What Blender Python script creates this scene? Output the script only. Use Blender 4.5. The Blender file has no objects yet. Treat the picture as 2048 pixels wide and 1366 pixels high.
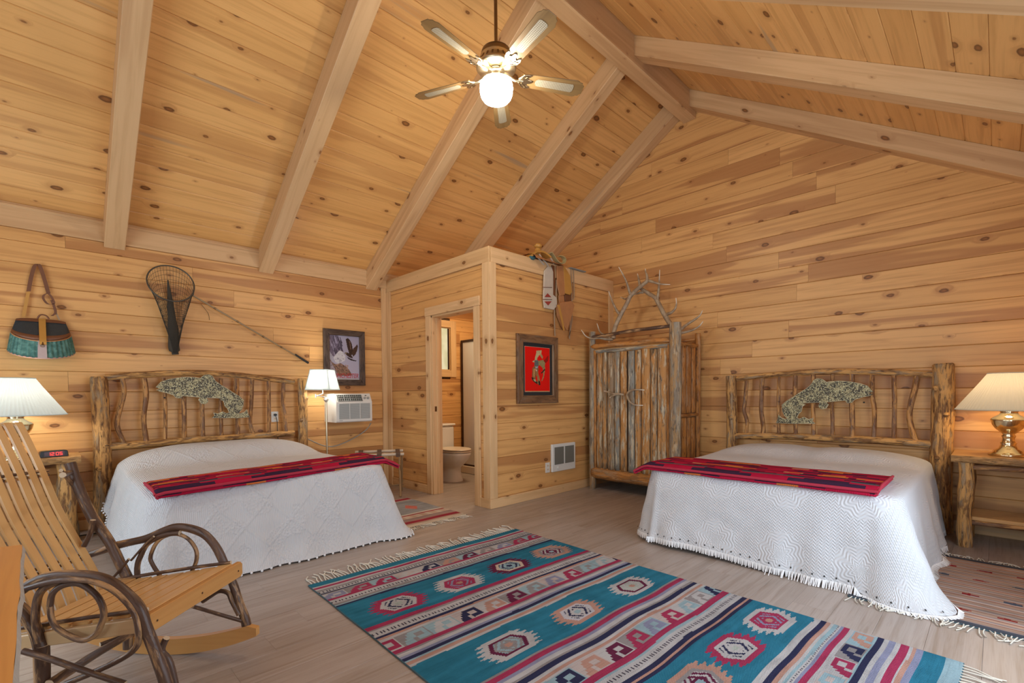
import bpy, math, random
import numpy as np
from mathutils import Vector, Matrix, noise as mnoise

random.seed(7)
SC = bpy.context.scene
COL = SC.collection
PI = math.pi

# ------------------------------------------------------------------ camera, light, exposure
CAMH, YAW, PITCH, ROLL = 1.17833, 0.797603, -0.0262403, -0.0077345
FPX, CXP, CYP = 950.185, 1024.0, 813.011
_f = Vector((math.cos(PITCH)*math.cos(YAW), math.cos(PITCH)*math.sin(YAW), math.sin(PITCH)))
_r0 = Vector((math.sin(YAW), -math.cos(YAW), 0))
_u0 = _r0.cross(_f)
_r = _r0*math.cos(ROLL) + _u0*math.sin(ROLL)
_u = -_r0*math.sin(ROLL) + _u0*math.cos(ROLL)
cam_d = bpy.data.cameras.new('camera')
cam = bpy.data.objects.new('camera', cam_d)
COL.objects.link(cam)
cam.matrix_world = Matrix(((_r.x, _u.x, -_f.x, 0), (_r.y, _u.y, -_f.y, 0), (_r.z, _u.z, -_f.z, CAMH), (0, 0, 0, 1)))
cam_d.sensor_width = 36.0
cam_d.sensor_fit = 'HORIZONTAL'
cam_d.lens = FPX*36.0/2048.0
cam_d.shift_y = (CYP-683.0)/2048.0
cam_d.clip_start = 0.05
SC.camera = cam

SC.view_settings.view_transform = 'Standard'
SC.view_settings.look = 'None'
SC.view_settings.gamma = 1.0
SC.view_settings.use_curve_mapping = False
SC.view_settings.exposure = -0.06

world = bpy.data.worlds.new('world')
SC.world = world
world.use_nodes = True
world.node_tree.nodes['Background'].inputs[0].default_value = (0.80, 0.90, 1.0, 1)
world.node_tree.nodes['Background'].inputs[1].default_value = 0.6

def area(name, loc, rot, sx, sy, power, color):
    d = bpy.data.lights.new(name, 'AREA'); d.shape = 'RECTANGLE'; d.size = sx; d.size_y = sy
    d.energy = power; d.color = color
    o = bpy.data.objects.new(name, d); COL.objects.link(o); o.location = loc; o.rotation_euler = rot
    return o

def point(name, loc, power, color, radius=0.04):
    d = bpy.data.lights.new(name, 'POINT'); d.energy = power; d.color = color; d.shadow_soft_size = radius
    o = bpy.data.objects.new(name, d); COL.objects.link(o); o.location = loc
    return o

DAY = (0.74, 0.86, 1.0)
# daylight through the windows of the two walls behind the camera
area('daylight_back_a', (-1.72, 0.95, 1.35), (0, -PI/2, 0), 1.6, 1.7, 58, DAY)
area('daylight_back_b', (-1.72, 3.75, 1.35), (0, -PI/2, 0), 1.6, 1.7, 58, DAY)
area('daylight_side_a', (2.3, -0.56, 1.2), (PI/2, 0, 0), 2.4, 1.9, 76, DAY)
area('daylight_gable', (-1.72, 2.4, 3.1), (0, -PI/2, 0), 1.0, 1.8, 26, DAY)

# ------------------------------------------------------------------ pixel ray -> point on a world plane (measuring aid)
def wp(px, py, axis, val):
    d = _f + _r*((px-CXP)/FPX) - _u*((py-CYP)/FPX)
    i = 'xyz'.index(axis)
    c = Vector((0, 0, CAMH))
    return c + d*((val-c[i])/d[i])

# ------------------------------------------------------------------ mesh builder
class MB:
    def __init__(s):
        s.v = []; s.f = []; s.fm = []; s.fs = []; s.tc = []; s.m = 0; s.sm = False
    def add(s, p, t=None):
        s.v.append((p[0], p[1], p[2])); s.tc.append(tuple(t) if t is not None else (p[0], p[1], p[2])); return len(s.v)-1
    def face(s, idx, sm=None):
        s.f.append(tuple(idx)); s.fm.append(s.m); s.fs.append(s.sm if sm is None else sm)
    def poly(s, pts, tcs=None):
        i = [s.add(p, tcs[k] if tcs else None) for k, p in enumerate(pts)]; s.face(i)
    def box(s, a, b, bev=0.0, M=None, grain=None):
        """box from corner a to b, optional bevel; grain = axis index of the grain (tc.x)"""
        x0, y0, z0 = a; x1, y1, z1 = b
        x0, x1 = min(x0, x1), max(x0, x1); y0, y1 = min(y0, y1), max(y0, y1); z0, z1 = min(z0, z1), max(z0, z1)
        if grain is None:
            L = (x1-x0, y1-y0, z1-z0); grain = L.index(max(L))
        def tcf(p):
            o = [p[(grain+k) % 3] for k in range(3)]
            return (o[0], o[1]+o[2]*0.83, o[2])
        bm = min(bev, (x1-x0)*.45, (y1-y0)*.45, (z1-z0)*.45)
        if bm <= 0:
            P = [(x, y, z) for x in (x0, x1) for y in (y0, y1) for z in (z0, z1)]
            I = [s.add(M @ Vector(p) if M else p, tcf(p)) for p in P]
            for q in ((0, 1, 3, 2), (4, 6, 7, 5), (0, 4, 5, 1), (2, 3, 7, 6), (0, 2, 6, 4), (1, 5, 7, 3)):
                s.face([I[k] for k in q])
            return
        V = {}
        for ix, x in enumerate((x0, x1)):
            for iy, y in enumerate((y0, y1)):
                for iz, z in enumerate((z0, z1)):
                    sx, sy, sz = (1-2*ix)*bm, (1-2*iy)*bm, (1-2*iz)*bm
                    for ax, p in enumerate(((x, y+sy, z+sz), (x+sx, y, z+sz), (x+sx, y+sy, z))):
                        V[ix, iy, iz, ax] = s.add(M @ Vector(p) if M else p, tcf(p))
        for i in (0, 1):
            q = [V[i, 0, 0, 0], V[i, 0, 1, 0], V[i, 1, 1, 0], V[i, 1, 0, 0]]; s.face(q if i == 0 else q[::-1])
            q = [V[0, i, 0, 1], V[1, i, 0, 1], V[1, i, 1, 1], V[0, i, 1, 1]]; s.face(q if i == 0 else q[::-1])
            q = [V[0, 0, i, 2], V[0, 1, i, 2], V[1, 1, i, 2], V[1, 0, i, 2]]; s.face(q if i == 0 else q[::-1])
        for i in (0, 1):
            for j in (0, 1):
                fl = (i == j)
                q = [V[i, j, 0, 0], V[i, j, 1, 0], V[i, j, 1, 1], V[i, j, 0, 1]]; s.face(q[::-1] if fl else q)
                q = [V[i, 0, j, 0], V[i, 1, j, 0], V[i, 1, j, 2], V[i, 0, j, 2]]; s.face(q if fl else q[::-1])
                q = [V[0, i, j, 1], V[1, i, j, 1], V[1, i, j, 2], V[0, i, j, 2]]; s.face(q[::-1] if fl else q)
        for i in (0, 1):
            for j in (0, 1):
                for k in (0, 1):
                    q = [V[i, j, k, 0], V[i, j, k, 1], V[i, j, k, 2]]; s.face(q if (i+j+k) % 2 == 0 else q[::-1])
    def tube(s, pts, rad, seg=10, cap=True, closed=False, wob=0.0, seed=0.0, flat=1.0):
        """tube along pts; rad a number or a list; wob = lumpiness; tc = (length, r cos, r sin)"""
        P = [Vector(p) for p in pts]; n = len(P)
        R = [rad]*n if not hasattr(rad, '__len__') else list(rad)
        T = []
        for i in range(n):
            if closed: t = P[(i+1) % n]-P[i-1]
            else: t = P[min(i+1, n-1)]-P[max(i-1, 0)]
            T.append(t.normalized() if t.length > 1e-9 else Vector((0, 0, 1)))
        ref = Vector((0, 0, 1)) if abs(T[0].z) < .9 else Vector((1, 0, 0))
        nrm = (ref-T[0]*ref.dot(T[0])).normalized()
        rings = []; L = 0
        for i in range(n):
            nrm = (nrm-T[i]*nrm.dot(T[i])).normalized(); b = T[i].cross(nrm)
            if i: L += (P[i]-P[i-1]).length
            ring = []
            for k in range(seg):
                a = 2*PI*k/seg; rr = R[i]
                c, sn = math.cos(a), math.sin(a)
                if wob:
                    rr *= 1+wob*mnoise.noise(Vector((c*1.3+seed, sn*1.3, L*9/(1+0*L)+seed*3)))
                ring.append(s.add(P[i]+nrm*(c*rr)+b*(sn*rr*flat), (L+seed*5.3, c*R[i], sn*R[i])))
            rings.append(ring)
        m = n if closed else n-1
        for i in range(m):
            A, B = rings[i], rings[(i+1) % n]
            for k in range(seg):
                s.face((A[k], A[(k+1) % seg], B[(k+1) % seg], B[k]), True)
        if cap and not closed:
            mm = s.m; s.m = getattr(s, 'capm', mm)
            for e, ring in ((0, rings[0]), (-1, rings[-1])):
                I = [s.add(s.v[k], (0.01*math.cos(2*PI*q/seg), R[e]*math.cos(2*PI*q/seg), R[e]*math.sin(2*PI*q/seg))) for q, k in enumerate(ring)]
                s.face(I[::-1] if e == 0 else I, False)
            s.m = mm
    def lathe(s, prof, seg=24, c=(0, 0, 0), M=None, pleat=0.0, npl=0, sm=True, arc=2*PI):
        """prof = [(r,z)]; revolve about local z"""
        rings = []; L = 0
        for i, (r, z) in enumerate(prof):
            if i: L += math.hypot(r-prof[i-1][0], z-prof[i-1][1])
            ring = []
            for k in range(seg if arc >= 2*PI-1e-6 else seg+1):
                a = arc*k/seg
                rr = r*(1+(pleat*(1 if k % 2 else -1) if npl else 0))
                p = Vector((c[0]+rr*math.cos(a), c[1]+rr*math.sin(a), c[2]+z))
                ring.append(s.add(M @ p if M else p, (L, r*math.cos(a), r*math.sin(a))))
            rings.append(ring)
        full = arc >= 2*PI-1e-6
        for i in range(len(rings)-1):
            A, B = rings[i], rings[i+1]; n = len(A)
            for k in range(n if full else n-1):
                s.face((A[k], A[(k+1) % n], B[(k+1) % n], B[k]), sm)
    def disc(s, c, r, seg=16, up=True, M=None):
        I = []
        for k in range(seg):
            a = 2*PI*k/seg; p = Vector((c[0]+r*math.cos(a), c[1]+r*math.sin(a), c[2])); I.append(s.add(M @ p if M else p))
        s.face(I if up else I[::-1])
    def sphere(s, c, r, seg=10, rings=6, sc=(1, 1, 1)):
        c = Vector(c); top = None; prev = None
        for i in range(rings+1):
            th = PI*i/rings
            if i in (0, rings):
                cur = [s.add(c+Vector((0, 0, r*sc[2]*math.cos(th))))]
            else:
                cur = [s.add(c+Vector((r*sc[0]*math.sin(th)*math.cos(2*PI*k/seg), r*sc[1]*math.sin(th)*math.sin(2*PI*k/seg), r*sc[2]*math.cos(th)))) for k in range(seg)]
            if prev is not None:
                for k in range(seg):
                    k2 = (k+1) % seg
                    if len(prev) == 1: s.face((prev[0], cur[k], cur[k2]), True)
                    elif len(cur) == 1: s.face((prev[k], cur[0], prev[k2]), True)
                    else: s.face((prev[k], cur[k], cur[k2], prev[k2]), True)
            prev = cur
    def prism(s, outline, thick, M, bev=0.0):
        """outline in local xy (ccw), extruded 0..thick along local z, by matrix M"""
        n = len(outline)
        cx = sum(p[0] for p in outline)/n; cy = sum(p[1] for p in outline)/n
        def ring(z, sh): 
            out = []
            for k in range(n):
                x, y = outline[k]
                if sh:
                    x0, y0 = outline[k-1]; x2, y2 = outline[(k+1) % n]
                    dx, dy = x2-x0, y2-y0; l = math.hypot(dx, dy) or 1
                    x -= dy/l*-sh*-1; y += dx/l*sh
                out.append(s.add(M @ Vector((x, y, z)), (x, y, z)))
            return out
        if bev:
            R = [ring(0, bev), ring(bev, 0), ring(thick-bev, 0), ring(thick, bev)]
        else:
            R = [ring(0, 0), ring(thick, 0)]
        for A, B in zip(R[:-1], R[1:]):
            for k in range(n):
                s.face((A[k], A[(k+1) % n], B[(k+1) % n], B[k]))
        s.face(R[0][::-1]); s.face(R[-1])
    def grid(s, rows, sm=True, closed=False, tcs=None):
        I = [[s.add(p, tcs[j][i] if tcs else None) for i, p in enumerate(r)] for j, r in enumerate(rows)]
        for j in range(len(I)-1):
            n = len(I[j])
            for i in range(n if closed else n-1):
                s.face((I[j][i], I[j][(i+1) % n], I[j+1][(i+1) % n], I[j+1][i]), sm)
        return I
    def build(s, name, mats, parent=None, world=True, colors=None):
        me = bpy.data.meshes.new(name)
        off = Vector((0, 0, 0)); rz = 0.0
        V = s.v
        if parent is not None and world:
            Minv = ROOTM[parent.name].inverted() if parent.name in ROOTM else Matrix.Identity(4)
            V = [tuple(Minv @ Vector(p)) for p in s.v]
        me.from_pydata(V, [], s.f)
        if not isinstance(mats, (list, tuple)): mats = [mats]
        for m in mats: me.materials.append(m)
        me.polygons.foreach_set('material_index', s.fm)
        me.polygons.foreach_set('use_smooth', s.fs)
        at = me.attributes.new('tc', 'FLOAT_VECTOR', 'POINT')
        at.data.foreach_set('vector', [c for t in s.tc for c in t])
        if colors is not None:
            ca = me.color_attributes.new('Col', 'FLOAT_COLOR', 'CORNER')
            lc = []
            for p, c in zip(me.polygons, colors):
                lc.extend(list(c)*p.loop_total)
            ca.data.foreach_set('color', lc)
        me.update()
        o = bpy.data.objects.new(name, me); COL.objects.link(o)
        if parent is not None:
            o.parent = parent
            ROOTM[o.name] = ROOTM.get(parent.name, Matrix.Identity(4)).copy()
        else:
            ROOTM[o.name] = Matrix.Identity(4)
        return o

ROOTM = {}
def tag(o, label, cat, group=None):
    o['label'] = label; o['category'] = cat
    if group: o['group'] = group
    return o
def thing(name, label, cat, loc=(0, 0, 0), rz=0.0, group=None):
    o = bpy.data.objects.new(name, None); COL.objects.link(o)
    o.empty_display_size = .1
    o.location = loc; o.rotation_euler = (0, 0, rz)
    ROOTM[o.name] = Matrix.Translation(Vector(loc)) @ Matrix.Rotation(rz, 4, 'Z')
    return tag(o, label, cat, group)
def struct(o):
    o['kind'] = 'structure'; return o
def stuff(o):
    o['kind'] = 'stuff'; return o
def hang(o, parent):
    o.parent = parent; o.location = (0, 0, 0); return o
def dup(o, parent, M=None):
    c = o.copy(); COL.objects.link(c); c.parent = parent
    if M is not None: c.matrix_local = M
    return c
def sm_path(pts, n=6):
    """Catmull-Rom through the points"""
    P = [Vector(p) for p in pts]; out = []
    for i in range(len(P)-1):
        p0 = P[i-1] if i else P[0]*2-P[1]; p1 = P[i]; p2 = P[i+1]; p3 = P[i+2] if i+2 < len(P) else P[-1]*2-P[-2]
        for k in range(n):
            t = k/n
            out.append(((p1*2)+(p2-p0)*t+(p0*2-p1*5+p2*4-p3)*t*t+(p1*3-p0-p2*3+p3)*t*t*t)*.5)
    out.append(P[-1]); return out
def lerp(a, b, t): return a+(b-a)*t

# ------------------------------------------------------------------ materials
def srgb(r, g, b):
    f = lambda c: (c/255/12.92) if c/255 <= .04045 else ((c/255+.055)/1.055)**2.4
    return (f(r), f(g), f(b), 1.0)
class NT:
    def __init__(s, name):
        s.mat = bpy.data.materials.new(name); s.mat.use_nodes = True
        s.t = s.mat.node_tree; s.b = s.t.nodes['Principled BSDF']
    def n(s, typ, ins=None, **props):
        nd = s.t.nodes.new(typ)
        for k, v in props.items(): setattr(nd, k, v)
        for k, v in (ins or {}).items(): s.set(nd.inputs[k], v)
        return nd
    def set(s, sock, v):
        if isinstance(v, bpy.types.NodeSocket): s.t.links.new(v, sock)
        else: sock.default_value = v
    def m(s, op, a, b=None, c=None, clamp=False):
        nd = s.t.nodes.new('ShaderNodeMath'); nd.operation = op; nd.use_clamp = clamp
        for i, v in enumerate((a, b, c)):
            if v is not None: s.set(nd.inputs[i], v)
        return nd.outputs[0]
    def mix(s, f, a, b, blend='MIX'):
        nd = s.t.nodes.new('ShaderNodeMix'); nd.data_type = 'RGBA'; nd.blend_type = blend
        s.set(nd.inputs[0], f); s.set(nd.inputs[6], a); s.set(nd.inputs[7], b); return nd.outputs[2]
    def ramp(s, f, stops):
        nd = s.t.nodes.new('ShaderNodeValToRGB'); s.set(nd.inputs[0], f)
        e = nd.color_ramp.elements
        while len(e) < len(stops): e.new(.5)
        for el, (p, c) in zip(e, stops): el.position = p; el.color = c if len(c) == 4 else (*c, 1)
        return nd.outputs[0]
    def sep(s, v):
        nd = s.n('ShaderNodeSeparateXYZ', {0: v}); return nd.outputs
    def comb(s, x, y, z):
        return s.n('ShaderNodeCombineXYZ', {0: x, 1: y, 2: z}).outputs[0]
    def noise(s, vec, scale=1.0, detail=2.0, rough=.5, dist=0.0, dim='3D'):
        return s.n('ShaderNodeTexNoise', {'Vector': vec, 'Scale': scale, 'Detail': detail, 'Roughness': rough, 'Distortion': dist}, noise_dimensions=dim).outputs[0]
    def sstep(s, v, a, b):
        nd = s.n('ShaderNodeMapRange', {0: v, 1: a, 2: b}, interpolation_type='SMOOTHSTEP'); return nd.outputs[0]
    def tc(s):
        return s.n('ShaderNodeAttribute', attribute_name='tc').outputs['Vector']
    def rnd(s):
        return s.n('ShaderNodeObjectInfo').outputs['Random']
    def bump(s, h, strength=.3, dist=.01):
        nd = s.n('ShaderNodeBump', {'Height': h, 'Strength': strength, 'Distance': dist}); s.set(s.b.inputs['Normal'], nd.outputs[0])
    def fin(s, col=None, rough=.5, metal=0.0, spec=None, **kw):
        if col is not None: s.set(s.b.inputs['Base Color'], col)
        s.set(s.b.inputs['Roughness'], rough); s.set(s.b.inputs['Metallic'], metal)
        if spec is not None: s.set(s.b.inputs['Specular IOR Level'], spec)
        for k, v in kw.items(): s.set(s.b.inputs[k.replace('_', ' ')], v)
        return s.mat

def pine(name, base, base2, dark, heart, heart_amt=.55, knots=1.0, rough=.42, grey=0.0, kscale=1.0):
    s = NT(name); x, y, z = s.sep(s.tc()); r = s.rnd()
    x = s.m('ADD', x, s.m('MULTIPLY', r, 91.0)); y = s.m('ADD', y, s.m('MULTIPLY', r, 17.3))
    kv = s.comb(s.m('MULTIPLY', x, 2.7*kscale), s.m('MULTIPLY', y, 5.0*kscale), 0.0)
    vo = s.n('ShaderNodeTexVoronoi', {'Vector': kv, 'Scale': 1.0, 'Randomness': 1.0}, voronoi_dimensions='2D')
    d = vo.outputs['Distance']; d = s.m('ADD', d, s.m('MULTIPLY', s.m('SUBTRACT', s.noise(kv, 9.0), .5), .05))
    cr = s.sep(vo.outputs['Color'])[0]
    size = s.m('MULTIPLY', s.m('POWER', s.m('SUBTRACT', cr, .22, clamp=True), 1.6), .19*knots)
    has = s.m('GREATER_THAN', size, .004)
    kn = s.m('MULTIPLY', s.m('MULTIPLY', s.m('SUBTRACT', size, d), 34.0, clamp=True), has)
    halo = s.m('MULTIPLY', s.sstep(d, s.m('ADD', s.m('MULTIPLY', size, 2.6), .02), s.m('MULTIPLY', size, .8)), has)
    gx = s.m('MULTIPLY', x, 1.1); gy = s.m('ADD', s.m('MULTIPLY', y, 26.0), s.m('MULTIPLY', halo, 1.6))
    g = s.noise(s.comb(gx, gy, r), 1.0, 4.0, .55, .6)
    fine = s.noise(s.comb(s.m('MULTIPLY', x, 5.0), s.m('MULTIPLY', y, 190.0), r), 1.0, 2.0)
    hs = s.noise(s.comb(s.m('MULTIPLY', x, .38), s.m('MULTIPLY', y, 6.5), s.m('MULTIPLY', r, 5.0)), 1.0, 2.0, .5, .5)
    r2 = s.m('FRACT', s.m('MULTIPLY', r, 13.7)); r3 = s.m('FRACT', s.m('MULTIPLY', r, 57.1))
    col = s.mix(r2, base, base2)
    col = s.mix(s.m('MULTIPLY', s.sstep(g, .42, .72), .55), col, dark)
    hm = s.m('MULTIPLY', s.sstep(s.m('ADD', hs, s.m('MULTIPLY', s.m('SUBTRACT', r3, .5), .22)), .56, .63), heart_amt)
    col = s.mix(hm, col, heart)
    if grey:
        gs = s.noise(s.comb(s.m('MULTIPLY', x, .5), s.m('MULTIPLY', y, 9.0), s.m('ADD', r, 8.0)), 1.0, 2.0)
        col = s.mix(s.m('MULTIPLY', s.sstep(gs, .68, .76), grey), col, (.27, .24, .19, 1))
    col = s.mix(s.m('MULTIPLY', s.m('SUBTRACT', fine, .5), .5, clamp=True), col, dark)
    col = s.mix(s.m('MULTIPLY', halo, .5), col, heart)
    col = s.mix(s.m('MULTIPLY', kn, .92), col, s.mix(s.sstep(d, 0.0, size), (.30, .115, .03, 1), (.095, .033, .010, 1)))
    s.bump(s.m('ADD', s.m('MULTIPLY', g, .5), s.m('MULTIPLY', kn, .4)), .12, .004)
    return s.fin(col, rough, 0, .35)

M = {}
M['pine'] = pine('pine_board', (.77, .43, .16, 1), (.67, .36, .125, 1), (.46, .215, .065, 1), (.41, .175, .06, 1), .70)
M['pine_ceiling'] = pine('pine_ceiling_board', (.80, .455, .165, 1), (.72, .39, .13, 1), (.54, .27, .08, 1), (.50, .235, .075, 1), .45, 1.1, .4, .5)
M['beam'] = pine('planed_beam', (.68, .44, .225, 1), (.63, .40, .20, 1), (.50, .29, .13, 1), (.46, .25, .11, 1), .35, .75, .5, .25, .8)
M['trim'] = pine('pine_trim', (.74, .48, .245, 1), (.69, .44, .21, 1), (.54, .32, .14, 1), (.48, .26, .11, 1), .3, .75, .5, .2)
M['table_pine'] = pine('varnished_slab', (.62, .27, .07, 1), (.60, .26, .065, 1), (.46, .17, .04, 1), (.50, .19, .05, 1), .3, .5, .3)
M['stand_pine'] = pine('pine_slab', (.62, .36, .14, 1), (.60, .34, .13, 1), (.42, .2, .07, 1), (.40, .19, .07, 1), .3, .4, .35)
M['honey'] = pine('honey_slat', (.60, .31, .10, 1), (.57, .29, .09, 1), (.45, .2, .06, 1), (.50, .24, .08, 1), .2, .15, .25)
M['honey_pale'] = pine('pale_honey_slat', (.70, .42, .17, 1), (.66, .39, .155, 1), (.54, .28, .10, 1), (.58, .33, .12, 1), .2, .15, .3)
M['pale_ash'] = pine('pale_ash', (.66, .47, .26, 1), (.62, .43, .23, 1), (.5, .32, .16, 1), (.5, .3, .15, 1), .2, .15, .4)

def floor_mat():
    s = NT('laminate_floor'); x, y, z = s.sep(s.tc()); r = s.rnd()
    row = s.m('FLOOR', s.m('MULTIPLY', y, 1/.0633)); rr = s.m('FRACT', s.m('MULTIPLY', s.m('SINE', s.m('ADD', s.m('MULTIPLY', row, 12.9), s.m('MULTIPLY', r, 40.0))), 4375.5))
    xo = s.m('ADD', s.m('ADD', x, s.m('MULTIPLY', rr, 9.0)), s.m('MULTIPLY', r, 31.0))
    g = s.noise(s.comb(s.m('MULTIPLY', xo, 1.6), s.m('MULTIPLY', y, 30.0), rr), 1.0, 4.0, .55, .8)
    f = s.noise(s.comb(s.m('MULTIPLY', xo, 6.0), s.m('MULTIPLY', y, 220.0), rr), 1.0, 2.0)
    c = s.mix(rr, (.39, .325, .285, 1), (.335, .275, .235, 1))
    c = s.mix(s.m('MULTIPLY', s.sstep(g, .45, .75), .6), c, (.20, .135, .085, 1))
    c = s.mix(s.m('MULTIPLY', s.m('SUBTRACT', f, .45), .8, clamp=True), c, (.2, .14, .09, 1))
    s.bump(g, .05, .002)
    return s.fin(c, .36, 0, .5)
M['floor'] = floor_mat()

def bark(name, a, b, dark, amt=.5, sc=1.0, grey=(.30, .25, .2, 1), greyamt=.5, rough=.6, bmp=.5, vary=0.0, cream=0.0):
    """half-peeled bark: a = peeled wood, b = bark; patches stretched along the log"""
    s = NT(name); x, y, z = s.sep(s.tc()); r = s.m('MULTIPLY', s.rnd(), 50.0)
    v = s.comb(s.m('ADD', s.m('MULTIPLY', x, 3.6*sc), r), s.m('MULTIPLY', y, 20.0*sc), s.m('MULTIPLY', z, 20.0*sc))
    n1 = s.noise(v, 1.0, 4.0, .62, .5)
    n2 = s.noise(s.comb(s.m('ADD', s.m('MULTIPLY', x, 9.0*sc), r), s.m('MULTIPLY', y, 38.0*sc), s.m('MULTIPLY', z, 38.0*sc)), 1.0, 4.0, .6, .4)
    n3 = s.noise(s.comb(s.m('ADD', s.m('MULTIPLY', x, 2.2*sc), s.m('ADD', r, 9.0)), s.m('MULTIPLY', y, 12.0*sc), s.m('MULTIPLY', z, 12.0*sc)), 1.0, 3.0)
    if vary:
        rv = s.m('FRACT', s.m('MULTIPLY', s.rnd(), 77.7)); n1 = s.m('ADD', n1, s.m('MULTIPLY', s.m('SUBTRACT', rv, .5), vary)); n3 = s.m('ADD', n3, s.m('MULTIPLY', s.m('SUBTRACT', s.m('FRACT', s.m('MULTIPLY', s.rnd(), 31.3)), .5), vary))
    n1 = s.m('ADD', n1, s.m('MULTIPLY', s.m('SUBTRACT', n2, .5), .35)); bk = s.sstep(n1, .5+.22*(.5-amt)-.09, .5+.22*(.5-amt)+.09)
    col = s.mix(s.m('MULTIPLY', s.sstep(n3, .48, .6), greyamt), b, grey)
    col = s.mix(bk, a, col)
    if cream:
        n4 = s.noise(s.comb(s.m('ADD', s.m('MULTIPLY', x, 4.0), s.m('MULTIPLY', r, 1.7)), s.m('MULTIPLY', y, 26.0), s.m('MULTIPLY', z, 26.0)), 1.0, 5.0, .65)
        col = s.mix(s.m('MULTIPLY', s.sstep(n4, .52, .60), cream), col, (.56, .47, .32, 1))
    col = s.mix(s.m('MULTIPLY', s.sstep(n2, .56, .7), .8), col, dark)
    s.bump(s.m('ADD', s.m('MULTIPLY', bk, .6), s.m('MULTIPLY', n2, .7)), bmp, .008)
    return s.fin(col, rough, 0, .35)
M['log'] = bark('peeled_log', (.58, .31, .10, 1), (.20, .095, .035, 1), (.07, .03, .012, 1), .5, 1.6, (.42, .33, .21, 1), .6, .6, .8)
M['spindle'] = bark('bark_spindle', (.50, .25, .08, 1), (.19, .085, .035, 1), (.07, .03, .015, 1), .6, 1.7, (.26, .165, .11, 1), .6, .55, .7)
M['branch'] = bark('dark_branch', (.45, .26, .12, 1), (.085, .045, .028, 1), (.035, .018, .014, 1), .82, 1.3, (.15, .10, .08, 1), .5, .38, .4)
M['weather'] = bark('weathered_slab', (.46, .22, .065, 1), (.27, .18, .10, 1), (.06, .033, .017, 1), .56, 1.1, (.24, .235, .20, 1), .95, .6, .9, .32, .85)
M['weather_side'] = bark('orange_slab', (.50, .21, .05, 1), (.36, .15, .04, 1), (.09, .04, .018, 1), .5, 1.3, (.22, .12, .05, 1), .5, .55, .9, .2, .25)
M['greylog'] = bark('grey_log', (.38, .22, .09, 1), (.23, .175, .12, 1), (.09, .06, .035, 1), .7, 1.2, (.32, .28, .21, 1), .7, .65, .7, 0, .5)
M['endgrain'] = NT('end_grain').fin((.55, .42, .28, 1), .7)
M['liveedge'] = bark('live_edge', (.46, .25, .09, 1), (.30, .155, .055, 1), (.13, .06, .025, 1), .5, 2.0, (.34, .22, .11, 1), .5, .5, 1.0)

def simple(name, col, rough=.5, metal=0.0, nz=0.0, nsc=30.0, bump=0.0, bsc=60.0, spec=None):
    s = NT(name); c = col
    if nz:
        n = s.noise(s.tc(), nsc, 3.0)
        c = s.mix(s.m('MULTIPLY', n, nz), col, tuple(k*.45 for k in col[:3])+(1,))
    if bump:
        s.bump(s.noise(s.tc(), bsc, 3.0), bump, .004)
    return s.fin(c, rough, metal, spec)
M['brass'] = simple('polished_brass', (.78, .64, .40, 1), .14, 1.0, .15, 8)
M['antique_brass'] = simple('antique_brass', (.66, .56, .38, 1), .3, 1.0, .3, 25)
M['dark_brass'] = simple('dark_brass', (.26, .18, .10, 1), .35, 1.0, .3, 40)
M['black'] = simple('black_plastic', (.012, .012, .013, 1), .4)
M['black_metal'] = simple('black_metal', (.02, .018, .024, 1), .45, .3)
M['white_plastic'] = simple('white_plastic', (.72, .71, .66, 1), .4, 0, .06, 20)
M['grey_grille'] = simple('grey_grille', (.36, .37, .35, 1), .5)
M['dark_grille'] = simple('dark_grille', (.05, .065, .055, 1), .5)
M['porcelain'] = simple('porcelain', (.80, .76, .70, 1), .12, 0, 0, 1, 0, 1, .6)
M['seat_cream'] = simple('toilet_seat', (.74, .62, .47, 1), .3)
M['shower_panel'] = simple('shower_panel', (.74, .70, .64, 1), .35)
M['bronze_frame'] = simple('bronze_frame', (.055, .03, .02, 1), .4, .4)
M['leather'] = simple('tan_leather', (.50, .22, .085, 1), .5, 0, .5, 14, .25, 60)
M['leather_dark'] = simple('brown_leather', (.19, .07, .028, 1), .5, 0, .5, 14, .25, 60)
M['leather_yellow'] = simple('golden_leather', (.56, .28, .06, 1), .4, 0, .3, 14)
M['rawhide'] = simple('rawhide', (.62, .53, .42, 1), .7, 0, .4, 16, .4, 90)
M['thong'] = simple('hide_thong', (.42, .30, .19, 1), .8, 0, .5, 18)
M['teal_cloth'] = simple('teal_cloth', (.05, .14, .16, 1), .9, 0, .5, 50)
M['red_paint'] = simple('red_beads', (.33, .045, .03, 1), .6)
def antler_mat():
    s = NT('antler'); n = s.noise(s.tc(), 22.0, 4.0)
    tip = s.n('ShaderNodeAttribute', attribute_name='tip').outputs['Fac']
    c = s.mix(s.sstep(n, .35, .65), (.40, .30, .19, 1), (.27, .18, .105, 1))
    c = s.mix(s.sstep(tip, .35, .9), c, (.72, .65, .52, 1))
    s.bump(n, .3, .004)
    return s.fin(c, .5)
M['antler'] = antler_mat()
def cane_mat():
    s = NT('cane_mesh'); x, y, z = s.sep(s.tc())
    a = s.m('SINE', s.m('MULTIPLY', x, 2*PI/.0125)); b = s.m('SINE', s.m('MULTIPLY', y, 2*PI/.0125))
    h = s.sstep(s.m('MULTIPLY', s.m('ADD', a, 1.0), s.m('ADD', b, 1.0)), 1.7, 2.3)
    return s.fin(s.mix(h, (.40, .35, .25, 1), (.13, .085, .04, 1)), .6)
M['cane'] = cane_mat()
M['blade'] = pine('fan_blade_oak', (.27, .165, .065, 1), (.26, .155, .06, 1), (.15, .085, .032, 1), (.2, .115, .045, 1), .3, 0.0, .35)
def glow(name, col, strength, base=(.9, .9, .9, 1)):
    s = NT(name); return s.fin(base, .3, 0, None, Emission_Color=col, Emission_Strength=strength)
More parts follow.
